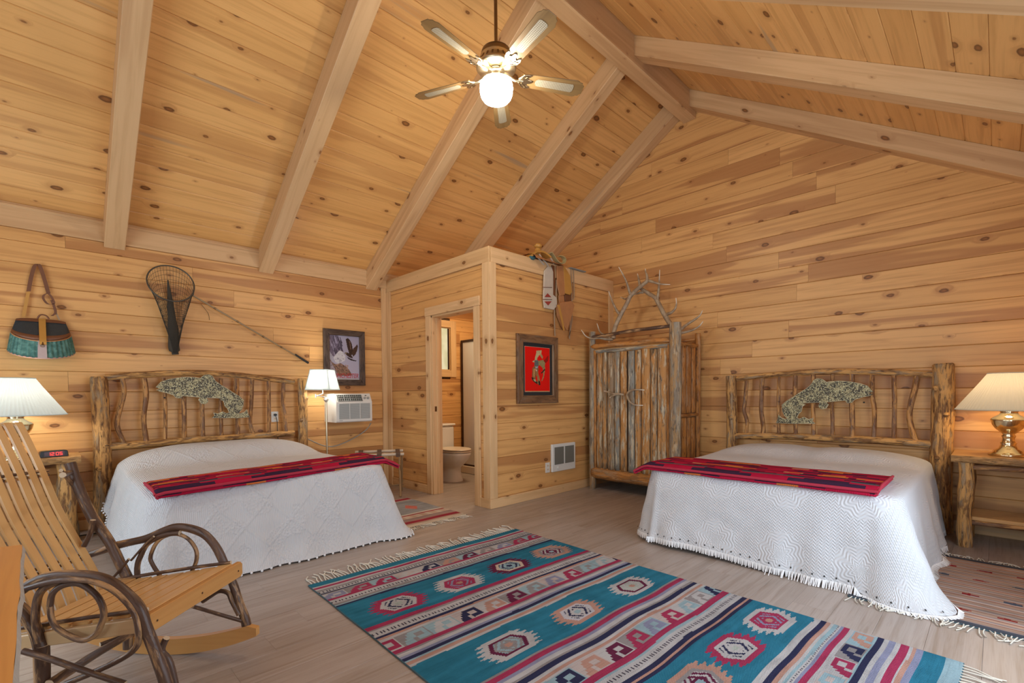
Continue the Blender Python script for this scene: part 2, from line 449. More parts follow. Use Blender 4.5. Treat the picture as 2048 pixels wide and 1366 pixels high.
M['globe'] = glow('lit_opal_glass', (1, .93, .80, 1), 95.0)
def shade_mat(name, col, em, estr):
    s = NT(name)
    tr = s.n('ShaderNodeBsdfTranslucent', {'Color': col}); df = s.n('ShaderNodeBsdfDiffuse', {'Color': col})
    mx = s.n('ShaderNodeMixShader', {0: .5, 1: df.outputs[0], 2: tr.outputs[0]})
    e = s.n('ShaderNodeEmission', {'Color': em, 'Strength': estr})
    ad = s.n('ShaderNodeAddShader', {0: mx.outputs[0], 1: e.outputs[0]})
    s.t.links.new(ad.outputs[0], s.t.nodes['Material Output'].inputs['Surface'])
    return s.mat
M['shade_cool'] = shade_mat('lit_white_shade', (.34, .36, .35, 1), (.88, 1.0, .96, 1), .22)
M['shade_warm'] = shade_mat('lit_cream_shade', (.34, .315, .27, 1), (1.0, .86, .62, 1), .18)
M['bulb_cool'] = glow('lit_bulb', (.95, 1, .97, 1), 6.0)
M['bulb_warm'] = glow('lit_warm_bulb', (1, .80, .5, 1), 6.0)
M['red_led'] = glow('red_digits', (1, .03, .02, 1), 3.0, (.1, 0, 0, 1))

def pane_mat(name, tint, f):
    s = NT(name)
    t = s.n('ShaderNodeBsdfTransparent', {'Color': tint}); g = s.n('ShaderNodeBsdfGlossy', {'Color': (1, 1, 1, 1), 'Roughness': .02})
    mx = s.n('ShaderNodeMixShader', {0: f, 1: t.outputs[0], 2: g.outputs[0]})
    s.t.links.new(mx.outputs[0], s.t.nodes['Material Output'].inputs['Surface']); return s.mat
M['pane'] = pane_mat('window_glass', (.96, .98, .97, 1), .06)
def frosted():
    s = NT('lit_frosted_glass'); x, y, z = s.sep(s.tc())
    n = s.noise(s.tc(), 4.0, 2.0)
    return s.fin((.5, .55, .45, 1), .3, 0, .5, Emission_Color=s.mix(s.sstep(n, .4, .6), (.36, .42, .27, 1), (.62, .66, .5, 1)), Emission_Strength=.55)
M['frosted'] = frosted()
def vcol(name, rough=.9, weave=0.0, wsc=420.0, spec=.1, fade=0.0):
    s = NT(name); c = s.n('ShaderNodeVertexColor', layer_name='Col').outputs[0]
    x, y, z = s.sep(s.tc())
    if fade:
        n = s.noise(s.tc(), 5.0, 4.0, .6)
        n2 = s.noise(s.comb(s.m('MULTIPLY', x, 6.0), s.m('MULTIPLY', y, 120.0), z), 1.0, 3.0)
        c = s.mix(s.m('MULTIPLY', s.sstep(n, .4, .75), fade), c, (.5, .5, .5, 1), 'MULTIPLY')
        c = s.mix(s.m('MULTIPLY', s.sstep(n2, .5, .75), fade), c, (.6, .6, .6, 1), 'MULTIPLY')
    if weave:
        h = s.m('MULTIPLY', s.m('SINE', s.m('MULTIPLY', x, wsc)), s.m('SINE', s.m('MULTIPLY', y, wsc*2.2)))
        s.bump(h, weave, .003)
    return s.fin(c, rough, 0, spec)
M['kilim'] = vcol('woven_kilim', .95, .35, 420, .05, .45)
M['print'] = vcol('printed_poster', .35, 0, 1, .3)
M['blanket'] = vcol('wool_blanket', .95, .3, 500, .05, .3)
M['blanket_edge'] = simple('red_wool_binding', (.42, .02, .05, 1), .8, 0, .3, 40, .2, 200)
M['fringe'] = simple('cotton_fringe', (.72, .67, .57, 1), .95, 0, .3, 30)
M['fringe_white'] = simple('white_cotton_fringe', (.80, .80, .80, 1), .95)

def chenille(kind):
    s = NT('chenille_'+kind); x, y, z = s.sep(s.tc())
    if kind == 'floral':
        px = s.m('SUBTRACT', s.m('FRACT', s.m('MULTIPLY', x, 1/.42)), .5); py = s.m('SUBTRACT', s.m('FRACT', s.m('MULTIPLY', y, 1/.42)), .5)
        rr = s.m('SQRT', s.m('ADD', s.m('MULTIPLY', px, px), s.m('MULTIPLY', py, py)))
        an = s.m('ARCTAN2', py, px)
        pet = s.m('SINE', s.m('ADD', s.m('MULTIPLY', rr, 120.0), s.m('MULTIPLY', s.m('SINE', s.m('MULTIPLY', an, 8.0)), 3.2)))
        zig = s.m('SINE', s.m('ADD', s.m('MULTIPLY', y, 330.0), s.m('MULTIPLY', s.m('SINE', s.m('MULTIPLY', x, 190.0)), 2.2)))
        h = s.n('ShaderNodeMix', {0: s.sstep(rr, .30, .36), 2: s.m('MULTIPLY', pet, .55), 3: zig}).outputs[0]
    else:
        rib = s.m('SINE', s.m('MULTIPLY', x, 2*PI/.011))
        dx = s.m('PINGPONG', x, .15); band = s.m('SUBTRACT', y, .72)
        dia = s.sstep(s.m('SUBTRACT', s.m('ABSOLUTE', s.m('SUBTRACT', s.m('PINGPONG', y, .16), dx)), .006), .012, 0.0)
        lump = s.n('ShaderNodeTexVoronoi', {'Vector': s.comb(x, y, 0.0), 'Scale': 60.0}, voronoi_dimensions='2D').outputs['Distance']
        msk = s.sstep(s.noise(s.comb(s.m('MULTIPLY', x, 5.5), s.m('MULTIPLY', y, 5.5), 0.0), 1.0, 0.0), .5, .53)
        h = s.m('ADD', s.m('ADD', s.m('MULTIPLY', rib, .35), s.m('MULTIPLY', dia, 1.6)), s.m('MULTIPLY', s.m('MULTIPLY', lump, msk), 2.4))
    s.bump(h, .42 if kind == 'floral' else .45, .006)
    return s.fin((.60, .605, .62, 1), .95, 0, .05, Sheen_Weight=.1)
M['spread_floral'] = chenille('floral')
M['spread_ribbed'] = chenille('ribbed')
def fish_mat():
    s = NT('mottled_tin'); n = s.noise(s.tc(), 55.0, 5.0, .75, 1.2); n2 = s.noise(s.tc(), 95.0, 3.0)
    n0 = s.noise(s.tc(), 13.0, 2.0)
    c = s.mix(s.sstep(s.m('ADD', n, s.m('MULTIPLY', s.m('SUBTRACT', n0, .5), .4)), .48, .57), (.04, .03, .018, 1), (.37, .31, .155, 1))
    c = s.mix(s.sstep(n2, .54, .62), c, (.52, .49, .29, 1))
    s.bump(n, .3, .003); return s.fin(c, .45, .35)
M['fish'] = fish_mat()
M['fish_edge'] = simple('bright_tin_edge', (.68, .62, .42, 1), .4, .5)
def wicker():
    s = NT('wicker_green'); x, y, z = s.sep(s.tc())
    w = s.m('MULTIPLY', s.m('SINE', s.m('MULTIPLY', z, 900.0)), .5)
    n = s.noise(s.tc(), 30.0, 3.0)
    c = s.mix(s.sstep(n, .4, .65), (.05, .16, .14, 1), (.11, .27, .23, 1))
    s.bump(w, .5, .004); return s.fin(c, .5)
M['wicker'] = wicker()
M['wicker_dark'] = simple('wicker_dark', (.035, .045, .05, 1), .55, 0, .6, 40, .5, 120)
M['net'] = simple('net_cord', (.05, .042, .03, 1), .9)
M['net_metal'] = simple('net_hoop', (.10, .095, .08, 1), .4, .6)
M['cane_pole'] = simple('bamboo_pole', (.36, .25, .13, 1), .4, 0, .4, 12)
M['frame_dark'] = bark('dark_frame_wood', (.10, .065, .045, 1), (.05, .03, .022, 1), (.02, .012, .01, 1), .5, 1.6, (.16, .12, .09, 1), .4, .4, .3)
M['frame_barn'] = bark('barn_frame_wood', (.22, .11, .05, 1), (.15, .075, .035, 1), (.07, .035, .02, 1), .5, 1.2, (.24, .18, .12, 1), .5, .5, .4)
M['mat_black'] = simple('black_mat', (.02, .02, .02, 1), .8)
M['poster_red'] = simple('red_poster', (.75, .008, .006, 1), .35)
M['cord_grey'] = simple('grey_cord', (.36, .34, .29, 1), .5)
M['strap'] = simple('brown_webbing', (.13, .075, .045, 1), .85, 0, .3, 60, .3, 200)
M['rack_wood'] = simple('rack_wood', (.62, .50, .36, 1), .5, 0, .3, 14)
M['rack_dark'] = simple('rack_leg_wood', (.33, .20, .09, 1), .5, 0, .3, 14)
M['chrome'] = simple('white_metal', (.75, .74, .70, 1), .2, .7)
M['mattress'] = simple('mattress_ticking', (.5, .48, .45, 1), .9)
M['dark_void'] = simple('dark_backing', (.10, .05, .022, 1), .9)
# ------------------------------------------------------------------ room shell
XG, YL = 5.44, 5.664            # gable wall and eave wall (inner faces)
XB0, YR0 = -1.68, -.535         # the two walls behind the camera
YRIDGE = 2.565
EAVE, SL = 2.765, .63           # left slope
RR, SR = 4.66, .635             # right slope: height at the ridge line, slope
PW = .178
BX, BY, BH, BT = 3.232, 3.634, 2.677, .11   # bathroom partition
def zl(y): return EAVE+SL*(YL-y)
def zr(y): return RR+SR*(y-YRIDGE)
def zc(y): return min(zl(y), zr(y))

def plank(parent, O, U, V, N, u0, u1, v0, v1, mat, name='plank', ut0=None, ut1=None, ch=.0045, gap=.0008, th=.018):
    """board with chamfered long edges: O + u U + v V, face towards N; ut* = ends at the top edge (for raked ends)"""
    ut0 = u0 if ut0 is None else ut0; ut1 = u1 if ut1 is None else ut1
    O, U, V, N = Vector(O), Vector(U), Vector(V), Vector(N)
    b = MB()
    a0, a1 = v0+gap, v1-gap
    def P(u, v, d): return O+U*u+V*v+N*d, (u-u0+.0, v-v0, 0)
    def lerpu(v): t = (v-v0)/(v1-v0); return lerp(u0, ut0, t)+gap, lerp(u1, ut1, t)-gap
    rows = []
    for v, d in ((a0, -th), (a0, -ch), (a0+ch, 0), (a1-ch, 0), (a1, -ch), (a1, -th)):
        ua, ub = lerpu(v); p, t = P(ua, v, d); q, t2 = P(ub, v, d)
        rows.append((b.add(p, t), b.add(q, t2)))
    flip = U.cross(V).dot(N) < 0
    def F(q): b.face(q[::-1] if flip else q)
    for (l0, r0), (l1, r1) in zip(rows[:-1], rows[1:]): F((l0, r0, r1, l1))
    F([r[0] for r in rows][::1] if False else [rows[0][0]]+[r[0] for r in rows[1:]][::1])
    F([r[1] for r in rows][::-1])
    return b.build(name, mat, parent)

def splits(a, b, lo, hi, rng):
    out = [a]; x = a
    while b-x > hi:
        x += rng.uniform(lo, hi)
        if b-x < .35: break
        out.append(x)
    out.append(b); return out
rng = random.Random(11)

def wall_backing(name, a, b, mat=None):
    m = MB(); m.box(a, b); return struct(m.build(name, mat or M['dark_void']))

# floor
fl = wall_backing('floor', (XB0-.1, YR0-.1, -.06), (XG+.1, YL+.1, -.012))
FW = .19
k = 0; y = YR0
while y < YL:
    y1 = min(y+FW, YL)
    for a, b_ in zip(*(lambda s: (s[:-1], s[1:]))(splits(XB0, XG, .9, 1.45, rng))):
        plank(fl, (0, 0, 0), (1, 0, 0), (0, 1, 0), (0, 0, 1), a, b_, y, y1, M['floor'], ch=.0012, gap=.0003, th=.011)
    y = y1

# eave wall (left in the picture)
wl = wall_backing('wall_left', (XB0-.1, YL+.02, -.06), (XG+.1, YL+.12, EAVE+.1))
zs = [0.0]+[2.4735-PW*k for k in range(13, -1, -1)]+[2.577]
WIN1 = (3.72, 4.262, 1.535, 2.16)        # bathroom window opening in the left wall
for z0, z1 in zip(zs[:-1], zs[1:]):
    for a, b_ in zip(*(lambda s: (s[:-1], s[1:]))(splits(XB0, XG, 1.6, 4.2, rng))):
        segs = [(a, b_)]
        if z1 > WIN1[2]+.02 and z0 < WIN1[3]-.02:
            segs = []
            if a < WIN1[0]: segs.append((a, min(b_, WIN1[0])))
            if b_ > WIN1[1]: segs.append((max(a, WIN1[1]), b_))
        for s0, s1 in segs:
            if s1-s0 > .02:
                plank(wl, (0, YL, 0), (1, 0, 0), (0, 0, 1), (0, -1, 0), s0, s1, z0, z1, M['pine'])
b = MB(); b.box((XB0, YL-.022, 2.577), (XG, YL+.02, EAVE+.01), .004); b.box((XB0, YL-.03, 2.735), (XG, YL-.02, 2.76), .004)
struct(b.build('trim_1', M['beam']))

# gable wall (right in the picture)
wr = wall_backing('wall_right', (XG+.02, YR0-.1, -.06), (XG+.12, YL+.1, 4.9))
zs = [0.0]+[2.6235+PW*k for k in range(-14, 13)]
for z0, z1 in zip(zs[:-1], zs[1:]):
    z1 = min(z1, 4.72)
    if z1-z0 < .03: continue
    # clip by the roof lines
    def span(z):
        lo = YR0 if z <= zr(YR0) else YRIDGE+(z-RR)/SR
        hi = YL if z <= zl(YL) else YL-(z-EAVE)/SL
        return lo, hi
    l0, h0 = span(z0); l1, h1 = span(z1)
    if h1-l1 < 0: l1 = h1 = (l1+h1)/2
    cuts = [c for c in splits(YR0, YL, 1.4, 2.9, rng)[1:-1] if max(l0, l1)+.25 < c < min(h0, h1)-.25]
    E0 = [l0]+cuts+[h0]; E1 = [l1]+cuts+[h1]
    for i in range(len(E0)-1):
        plank(wr, (XG, 0, 0), (0, 1, 0), (0, 0, 1), (-1, 0, 0), E0[i], E0[i+1], z0, z1, M['pine'], ut0=E1[i], ut1=E1[i+1])

# the two walls behind the camera, with their windows
def window_unit(idx, O, U, w, h, N):
    """frame, pane and bars of an opening w x h whose lower corner is O; U along the wall, N into the room"""
    O, U, N = Vector(O), Vector(U), Vector(N); Z = Vector((0, 0, 1))
    fr = MB()
    Mx = Matrix(((U.x, N.x, 0, O.x), (U.y, N.y, 0, O.y), (0, 0, 1, O.z), (0, 0, 0, 1)))
    for a, c in (((-.09, -.02, -.09), (0, .02, h+.09)), ((w, -.02, -.09), (w+.09, .02, h+.09)), ((-.09, -.02, -.09), (w+.09, .03, 0)), ((-.09, -.02, h), (w+.09, .02, h+.09)),
                 ((0, -.05, h*.5-.015), (w, -.02, h*.5+.015)), ((w*.5-.015, -.05, 0), (w*.5+.015, -.02, h))):
        fr.box(a, c, .003, Mx)
    o = struct(fr.build('window_%d' % idx, M['trim']))
    p = MB(); p.box((0, -.037, 0), (w, -.033, h), 0, Mx); p.build('pane', M['pane'], o)
def holed_wall(name, x0, y0, x1, y1, zt, holes, axis):
    """flat wall slab with rectangular holes; axis 'y': wall spans y at x0..x1, 'x': spans x"""
    m = MB()
    lo, hi = (y0, y1) if axis == 'y' else (x0, x1)
    def bx(a, b_, za, zb):
        if b_-a < 1e-4 or zb-za < 1e-4: return
        m.box((x0, a, za), (x1, b_, zb)) if axis == 'y' else m.box((a, y0, za), (b_, y1, zb))
    cur = lo
    for (a, b_, za, zb) in sorted(holes):
        bx(cur, a, 0, zt); 
        hs = [h for h in holes if h[0] == a]
        zcur = 0
        for h in sorted(hs, key=lambda q: q[2]): bx(a, b_, zcur, h[2]); zcur = h[3]
        bx(a, b_, zcur, zt); cur = b_
    bx(cur, hi, 0, zt)
    return struct(m.build(name, M['pine']))
holed_wall('wall_back', XB0-.08, YR0, XB0, YL, 4.75, [(.1, 1.8, .5, 2.2), (1.9, 2.9, 2.6, 3.6), (2.9, 4.6, .5, 2.2)], 'y')
window_unit(2, (XB0, .1, .5), (0, 1, 0), 1.7, 1.7, (1, 0, 0))
window_unit(3, (XB0, 2.9, .5), (0, 1, 0), 1.7, 1.7, (1, 0, 0))
window_unit(4, (XB0, 1.9, 2.6), (0, 1, 0), 1.0, 1.0, (1, 0, 0))
holed_wall('wall_front', XB0, YR0-.08, XG+.1, YR0, zr(YR0)+.06, [(1.1, 3.5, .22, 2.15)], 'x')
window_unit(5, (1.1, YR0, .22), (1, 0, 0), 2.4, 1.93, (0, 1, 0))

# ceiling, both slopes
def slope_ceiling(name, side):
    c = math.sqrt(1+(SL if side == 'l' else SR)**2); s = SL if side == 'l' else SR
    if side == 'l':
        O = (0, YL, EAVE); V = (0, -1/c, s/c); N = (0, -s/c, -1/c); L = (YL-YRIDGE)*c
    else:
        O = (0, YR0, zr(YR0)); V = (0, 1/c, s/c); N = (0, s/c, -1/c); L = (YRIDGE-YR0)*c
    Vv, Nv, Ov = Vector(V), Vector(N), Vector(O)
    b = MB()
    q = [Ov+Vector((x, 0, 0))+Vv*v+Nv*d for x in (XB0-.1, XG+.1) for v in (-.1, L+.02) for d in (-.02, -.1)]
    I = [b.add(p) for p in q]
    for f in ((0, 1, 3, 2), (4, 6, 7, 5), (0, 4, 5, 1), (2, 3, 7, 6), (0, 2, 6, 4), (1, 5, 7, 3)): b.face([I[k] for k in f])
    root = struct(b.build(name, M['dark_void']))
    v = 0.0
    while v < L-.01:
        v1 = min(v+PW, L)
        cuts = sorted(rng.sample([-.75, .47, 1.745, 3.0, 4.19], rng.choice((1, 2))))
        E = [XB0]+cuts+[XG]
        for a, b_ in zip(E[:-1], E[1:]):
            plank(root, O, (1, 0, 0), V, N, a, b_, v, v1, M['pine_ceiling'])
        v = v1
    return root
slope_ceiling('ceiling_left', 'l'); slope_ceiling('ceiling_right', 'r')

# ridge beam and rafters
b = MB(); b.box((XB0, YRIDGE-.075, 4.345), (XG, YRIDGE+.075, 4.75), .006, grain=0)
struct(b.build('ridge_beam', M['beam']))
RAF = [-.75, .468, 1.752, 3.01, 4.19, 5.362]
def rafter(xc, side, w=.15):
    b = MB(); x0, x1 = xc-w/2, xc+w/2
    if side == 'l':
        ya, yb = YL-.005, YRIDGE+.07; f = zl; dz = .235
    else:
        ya, yb = YR0+.005, YRIDGE-.07; f = zr; dz = .19
    pts = []
    for y in (ya, yb):
        z = f(y)
        for x, zz in ((x0+.005, z-dz), (x1-.005, z-dz), (x1, z-dz+.005), (x1, z-.002), (x0, z-.002), (x0, z-dz+.005)):
            L = abs(y-ya)*1.18
            pts.append(b.add((x, y, zz), (L, x-x0+(zz-z), 0)))
    for k in range(6):
        q = (pts[k], pts[(k+1) % 6], pts[6+(k+1) % 6], pts[6+k]); b.face(q if side == 'r' else q[::-1])
    b.face(pts[:6] if side == 'l' else pts[:6][::-1]); b.face(pts[6:][::-1] if side == 'l' else pts[6:])
    struct(b.build('rafter', M['beam']))
for x in RAF:
    rafter(x, 'l'); rafter(x, 'r', .17 if x > 4 else .15)

# ------------------------------------------------------------------ bathroom partition with its doorway
DY0, DY1, DH = 3.864, 4.656, 2.10
wf = MB()
wf.box((BX+.016, DY1, 0), (BX+BT-.016, YL, BH-.02)); wf.box((BX+.016, BY+.016, 0), (BX+BT-.016, DY0, BH-.02)); wf.box((BX+.016, DY0, DH), (BX+BT-.016, DY1, BH-.02))
wf = struct(wf.build('wall_bathroom_front', M['dark_void']))
ws = MB(); ws.box((BX+.016, BY+.016, 0), (XG, BY+BT-.016, BH-.02)); ws = struct(ws.build('wall_bathroom_side', M['dark_void']))
zs = [0.0, .1]+[2.4735-PW*k for k in range(12, -1, -1)]+[BH-.155]
for z0, z1 in zip(zs[:-1], zs[1:]):
    for (a, b_) in ([(DY1, YL), (BY, DY0)] if z0 < DH-.05 and z1 <= DH+.02 else [(BY, YL)] if z0 >= DH-.01 else [(DY1, YL), (BY, DY0)]):
        plank(wf, (BX, 0, 0), (0, 1, 0), (0, 0, 1), (-1, 0, 0), a, b_, z0, z1, M['pine'])
    cuts = splits(BX, XG, 1.0, 2.4, rng)
    for a, b_ in zip(cuts[:-1], cuts[1:]):
        plank(ws, (0, BY, 0), (1, 0, 0), (0, 0, 1), (0, -1, 0), a, b_, z0, z1, M['pine'])
# inner faces seen through the doorway
for z0, z1 in zip(zs[:-1], zs[1:]):
    plank(ws, (0, BY+BT, 0), (1, 0, 0), (0, 0, 1), (0, 1, 0), BX+BT, XG, z0, z1, M['pine'])
# cap boards, corner trim, casings
def trim(idx, boxes, mat='trim', bev=.003):
    b = MB()
    for a, c in boxes: b.box(a, c, bev)
    return struct(b.build('trim_%d' % idx, M[mat]))
trim(2, [((BX-.018, BY-.018, BH-.155), (BX+.02, YL-.0, BH))])
trim(3, [((BX+.02, BY-.018, BH-.155), (XG, BY+.02, BH))])
trim(4, [((BX+.02, BY+.02, BH-.02), (BX+BT, YL, BH)), ((BX+BT, BY+.02, BH-.02), (XG, BY+BT, BH))])
trim(5, [((BX-.018, BY-.018, .1), (BX, BY+.09, BH-.155)), ((BX, BY-.018, .1), (BX+.085, BY, BH-.155))])
trim(6, [((BX-.022, YL-.11, 0), (BX, YL-.0, BH-.155)), ((BX-.09, YL-.022, 0), (BX-.022, YL, 2.577))])
trim(7, [((XG-.10, BY-.02, BH-1.5), (XG-.0, BY, BH-.155))])
b = MB()
b.box((BX-.02, BY-.02, 0), (XG, BY, .10), .003); b.box((BX-.02, BY, 0), (BX, DY0-.01, .10), .003)
struct(b.build('baseboard_bathroom', M['trim']))
b = MB(); b.box((BX-.016, DY1+.10, 0), (BX, YL-.11, .1), .003); struct(b.build('baseboard_bathroom_left', M['trim']))
b = MB(); b.box((XG-.016, YR0, 0), (XG, BY-.02, .09), .003); struct(b.build('baseboard_right', M['trim']))
b = MB(); b.box((XB0, YL-.016, 0), (BX-.09, YL, .09), .003); struct(b.build('baseboard_left', M['trim']))
# door_1: the cased opening
dr = MB()
dr.box((BX-.022, DY1, 0), (BX, DY1+.092, DH+.0), .003); dr.box((BX-.022, DY0-.092, 0), (BX, DY0, DH), .003)
dr.box((BX-.026, DY0-.10, DH), (BX, DY1+.10, DH+.10), .003)
d1 = struct(dr.build('door_1', M['trim']))
j = MB()
j.box((BX-.004, DY1-.022, 0), (BX+BT+.02, DY1, DH), .002); j.box((BX-.004, DY0, 0), (BX+BT+.02, DY0+.022, DH), .002); j.box((BX-.004, DY0, DH-.022), (BX+BT+.02, DY1, DH), .002)
j.box((BX+.05, DY1-.036, 0), (BX+.085, DY1-.02, DH-.02), .002); j.box((BX+.05, DY0+.02, 0), (BX+.085, DY0+.036, DH-.02), .002)
j.build('door_jamb', M['trim'], d1)
lt = MB(); lt.box((BX+.02, DY1-.0245, .98), (BX+.05, DY1-.021, 1.04), .001); lt.build('strike_plate', M['dark_brass'], d1)

# bathroom window in the left wall
w = MB()
x0, x1, z0, z1 = WIN1
for a, c in (((x0-.1, YL-.02, z0-.1), (x0, YL, z1+.1)), ((x1, YL-.02, z0-.1), (x1+.1, YL, z1+.1)), ((x0, YL-.02, z1), (x1, YL, z1+.1)), ((x0, YL-.02, z0-.1), (x1, YL, z0)),
             ((x0, YL, z0), (x0+.012, YL+.06, z1)), ((x1-.012, YL, z0), (x1, YL+.06, z1)), ((x0, YL, z0), (x1, YL+.06, z0+.012)), ((x0, YL, z1-.012), (x1, YL+.06, z1))):
    w.box(a, c, .002)
w1 = struct(w.build('window_1', M['trim']))
p = MB(); p.box((x0+.012, YL+.012, z0+.012), (x1-.012, YL+.018, z1-.012)); p.build('pane', M['frosted'], w1)
p = MB()
for xx in (x0+.012, x1-.04): p.box((xx, YL+.004, z0+.012), (xx+.028, YL+.012, z1-.012), .002)
p.box(((x0+x1)/2-.012, YL+.004, z0+.012), ((x0+x1)/2+.012, YL+.012, z1-.012), .002); p.build('window_sash', M['bronze_frame'], w1)
area('bathroom_ceiling_lamp', (4.1, 4.65, 2.6), (0, 0, 0), .5, .5, 26, (1.0, .74, .45))
# ------------------------------------------------------------------ helpers for furniture
def loc_of(root, p):
    return ROOTM[root.name].inverted() @ Vector(p)
def log(mb, pts, r, seg=10, wob=.12, n=5, seed=None, taper=None):
    """wobbly log through pts"""
    P = sm_path(pts, n) if len(pts) > 2 else [Vector(pts[0]).lerp(Vector(pts[1]), k/ (n*2)) for k in range(n*2+1)]
    m = len(P)-1
    R = [r if taper is None else lerp(r, taper, i/m) for i in range(m+1)] if not hasattr(r, '__len__') else r
    mb.tube(P, R, seg, wob=wob, seed=rng.uniform(0, 90) if seed is None else seed)

FISH = [(1746,783),(1735,772),(1720,767),(1700,763.5),(1680,762),(1662,763),(1653,764.5),(1645,758.5),(1634,757),(1627,761),(1622,770),(1612,778),(1600,785),(1585,795),(1572,803),(1564,810),(1565,822),(1569,831),(1576,839),(1563,836),(1557,829),(1556,838),(1552,845.5),(1575,847),(1600,847),(1630,846.5),(1624,842),(1627,836),(1618,839),(1608,834),(1600,838),(1594,836),(1597,828),(1603,822),(1605,812),(1612,809),(1604,806),(1640,804.5),(1637,813),(1643,818),(1652,817),(1657,809),(1653,804),(1690,800.5),(1695,806),(1704,805),(1709,799),(1725,794),(1738,791.5),(1746,788),(1736,787)]
FC = Vector((5.29, 1.18, 0))
FISH2 = []
for px, py in FISH:
    q = wp(px, py, 'x', 5.29); FISH2.append((q.y, q.z))
fcx = sum(p[0] for p in FISH2)/len(FISH2); fcz = sum(p[1] for p in FISH2)/len(FISH2)
FISH2 = [(p[0]-fcx, p[1]-fcz) for p in FISH2]           # head towards -

def log_bed(label, loc, rz, posts, toprail, lowrail, spind, plane, fish_at, fish_flip, mat_half, mat_y, fish_s=1.0):
    t = thing('log_bed', label, 'bed', loc, rz)
    L = lambda p: loc_of(t, p)
    for (x, r, zt, knots) in posts:
        b = MB(); b.m = 0; b.capm = 1
        zs = [0, .15, .35, .6, .85, 1.05, zt-.012, zt]
        n = len(zs)
        b.tube([(x+.006*math.sin(z*5+x), .004*math.cos(z*4), z) for z in zs], [r*(1.06-.06*z/zt) for z in zs[:-1]]+[r*.86], 16, wob=.14, seed=x*7+3)
        for kz, ka in knots:
            b.sphere((x+r*.85*math.cos(ka), r*.85*math.sin(ka), kz), .024, 8, 5)
        b.build('post', [M['log'], M['endgrain']], t, False)
    b = MB(); b.capm = 1; log(b, [L(plane(*p)) for p in toprail], .029, 12, .12, 5); b.build('top_rail', [M['log'], M['endgrain']], t, False)
    b = MB(); b.capm = 1; log(b, [L(plane(*p)) for p in lowrail], .034, 12, .12, 5); b.build('bottom_rail', [M['log'], M['endgrain']], t, False)
    for i, sp in enumerate(spind):
        b = MB(); b.capm = 1; P = [L(plane(*p)) for p in sp]
        P[0].z += .012; P[-1].z -= .02
        log(b, P, .0195+.003*math.sin(i*2.3), 9, .16, 5); b.build('spindle', [M['spindle'], M['endgrain']], t, False)
    # fish cut from tin, screwed to the spindles
    b = MB(); sgn = -1 if fish_flip else 1
    ol = [(sgn*p[0]*fish_s, p[1]*fish_s) for p in FISH2]
    if sum(a[0]*c[1]-c[0]*a[1] for a, c in zip(ol, ol[1:]+ol[:1])) < 0: ol = ol[::-1]
    fp = L(fish_at); Mx = Matrix(((1, 0, 0, fp.x), (0, 0, 1, fp.y), (0, 1, 0, fp.z), (0, 0, 0, 1)))
    b.prism(ol, -.006, Mx)
    f = b.build('fish_cutout', M['fish'], t, False); f['label'] = 'mottled tin fish cut-out on the headboard'
    b = MB(); pts = [Mx @ Vector((p[0], p[1], -.003)) for p in ol]; b.tube(pts, .0034, 5, closed=True); b.build('fish_rim', M['fish_edge'], f, False)
    b = MB()
    for (ex, ez) in ((.37, .012),): b.sphere(Mx @ Vector((-sgn*ex*fish_s, ez, .002)), .008, 8, 5)
    b.build('fish_eye', M['mat_black'], f, False)
    # mattress on its metal frame
    y0, y1 = mat_y
    b = MB(); b.box((-mat_half+.03, y0, .2), (mat_half-.03, y1-.03, .36), .03); b.build('box_spring', M['mattress'], t, False)
    b = MB(); b.box((-mat_half+.03, y0, .36), (mat_half-.03, y1-.03, .53), .05); b.build('mattress', M['mattress'], t, False)
    b = MB()
    for sx in (-1, 1):
        b.box((sx*(mat_half-.06)-.02, y0, .17), (sx*(mat_half-.06)+.02, y1-.06, .2), .003)
    b.box((-mat_half+.06, y0+.3, .17), (mat_half-.06, y0+.34, .2), .003)
    fr = b.build('bed_frame', M['black_metal'], t, False)
    for sx in (-1, 1):
        for yy in (y0+.25, y1-.3):
            b = MB(); b.box((sx*(mat_half-.06)-.014, yy-.014, .05), (sx*(mat_half-.06)+.014, yy+.014, .18), .003); b.tube([(sx*(mat_half-.06), yy, .0), (sx*(mat_half-.06), yy, .05)], .026, 10)
            b.build('frame_leg', M['black_metal'], fr, False)
    return t

def rrect(hx, y0, y1, r0, r1, n_side=26, n_foot=44, n_c=9):
    """closed loop of (x, y, nx, ny, kind): head-left, side, foot, side, head; ccw seen from above"""
    out = []
    def arc(cx, cy, r, a0, a1):
        for k in range(n_c+1):
            a = lerp(a0, a1, k/n_c); out.append((cx+r*math.cos(a), cy+r*math.sin(a), math.cos(a), math.sin(a)))
    def seg(p, q, n, nx, ny):
        for k in range(1, n): out.append((lerp(p[0], q[0], k/n), lerp(p[1], q[1], k/n), nx, ny))
    arc(-hx+r0, y0+r0, r0, PI, 1.5*PI); seg((-hx+r0, y0), (hx-r0, y0), 16, 0, -1); arc(hx-r0, y0+r0, r0, 1.5*PI, 2*PI)
    seg((hx, y0+r0), (hx, y1-r1), n_side, 1, 0); arc(hx-r1, y1-r1, r1, 0, .5*PI)
    seg((hx-r1, y1), (-hx+r1, y1), n_foot, 0, 1); arc(-hx+r1, y1-r1, r1, .5*PI, PI)
    seg((-hx, y1-r1), (-hx, y0+r0), n_side, -1, 0)
    return out

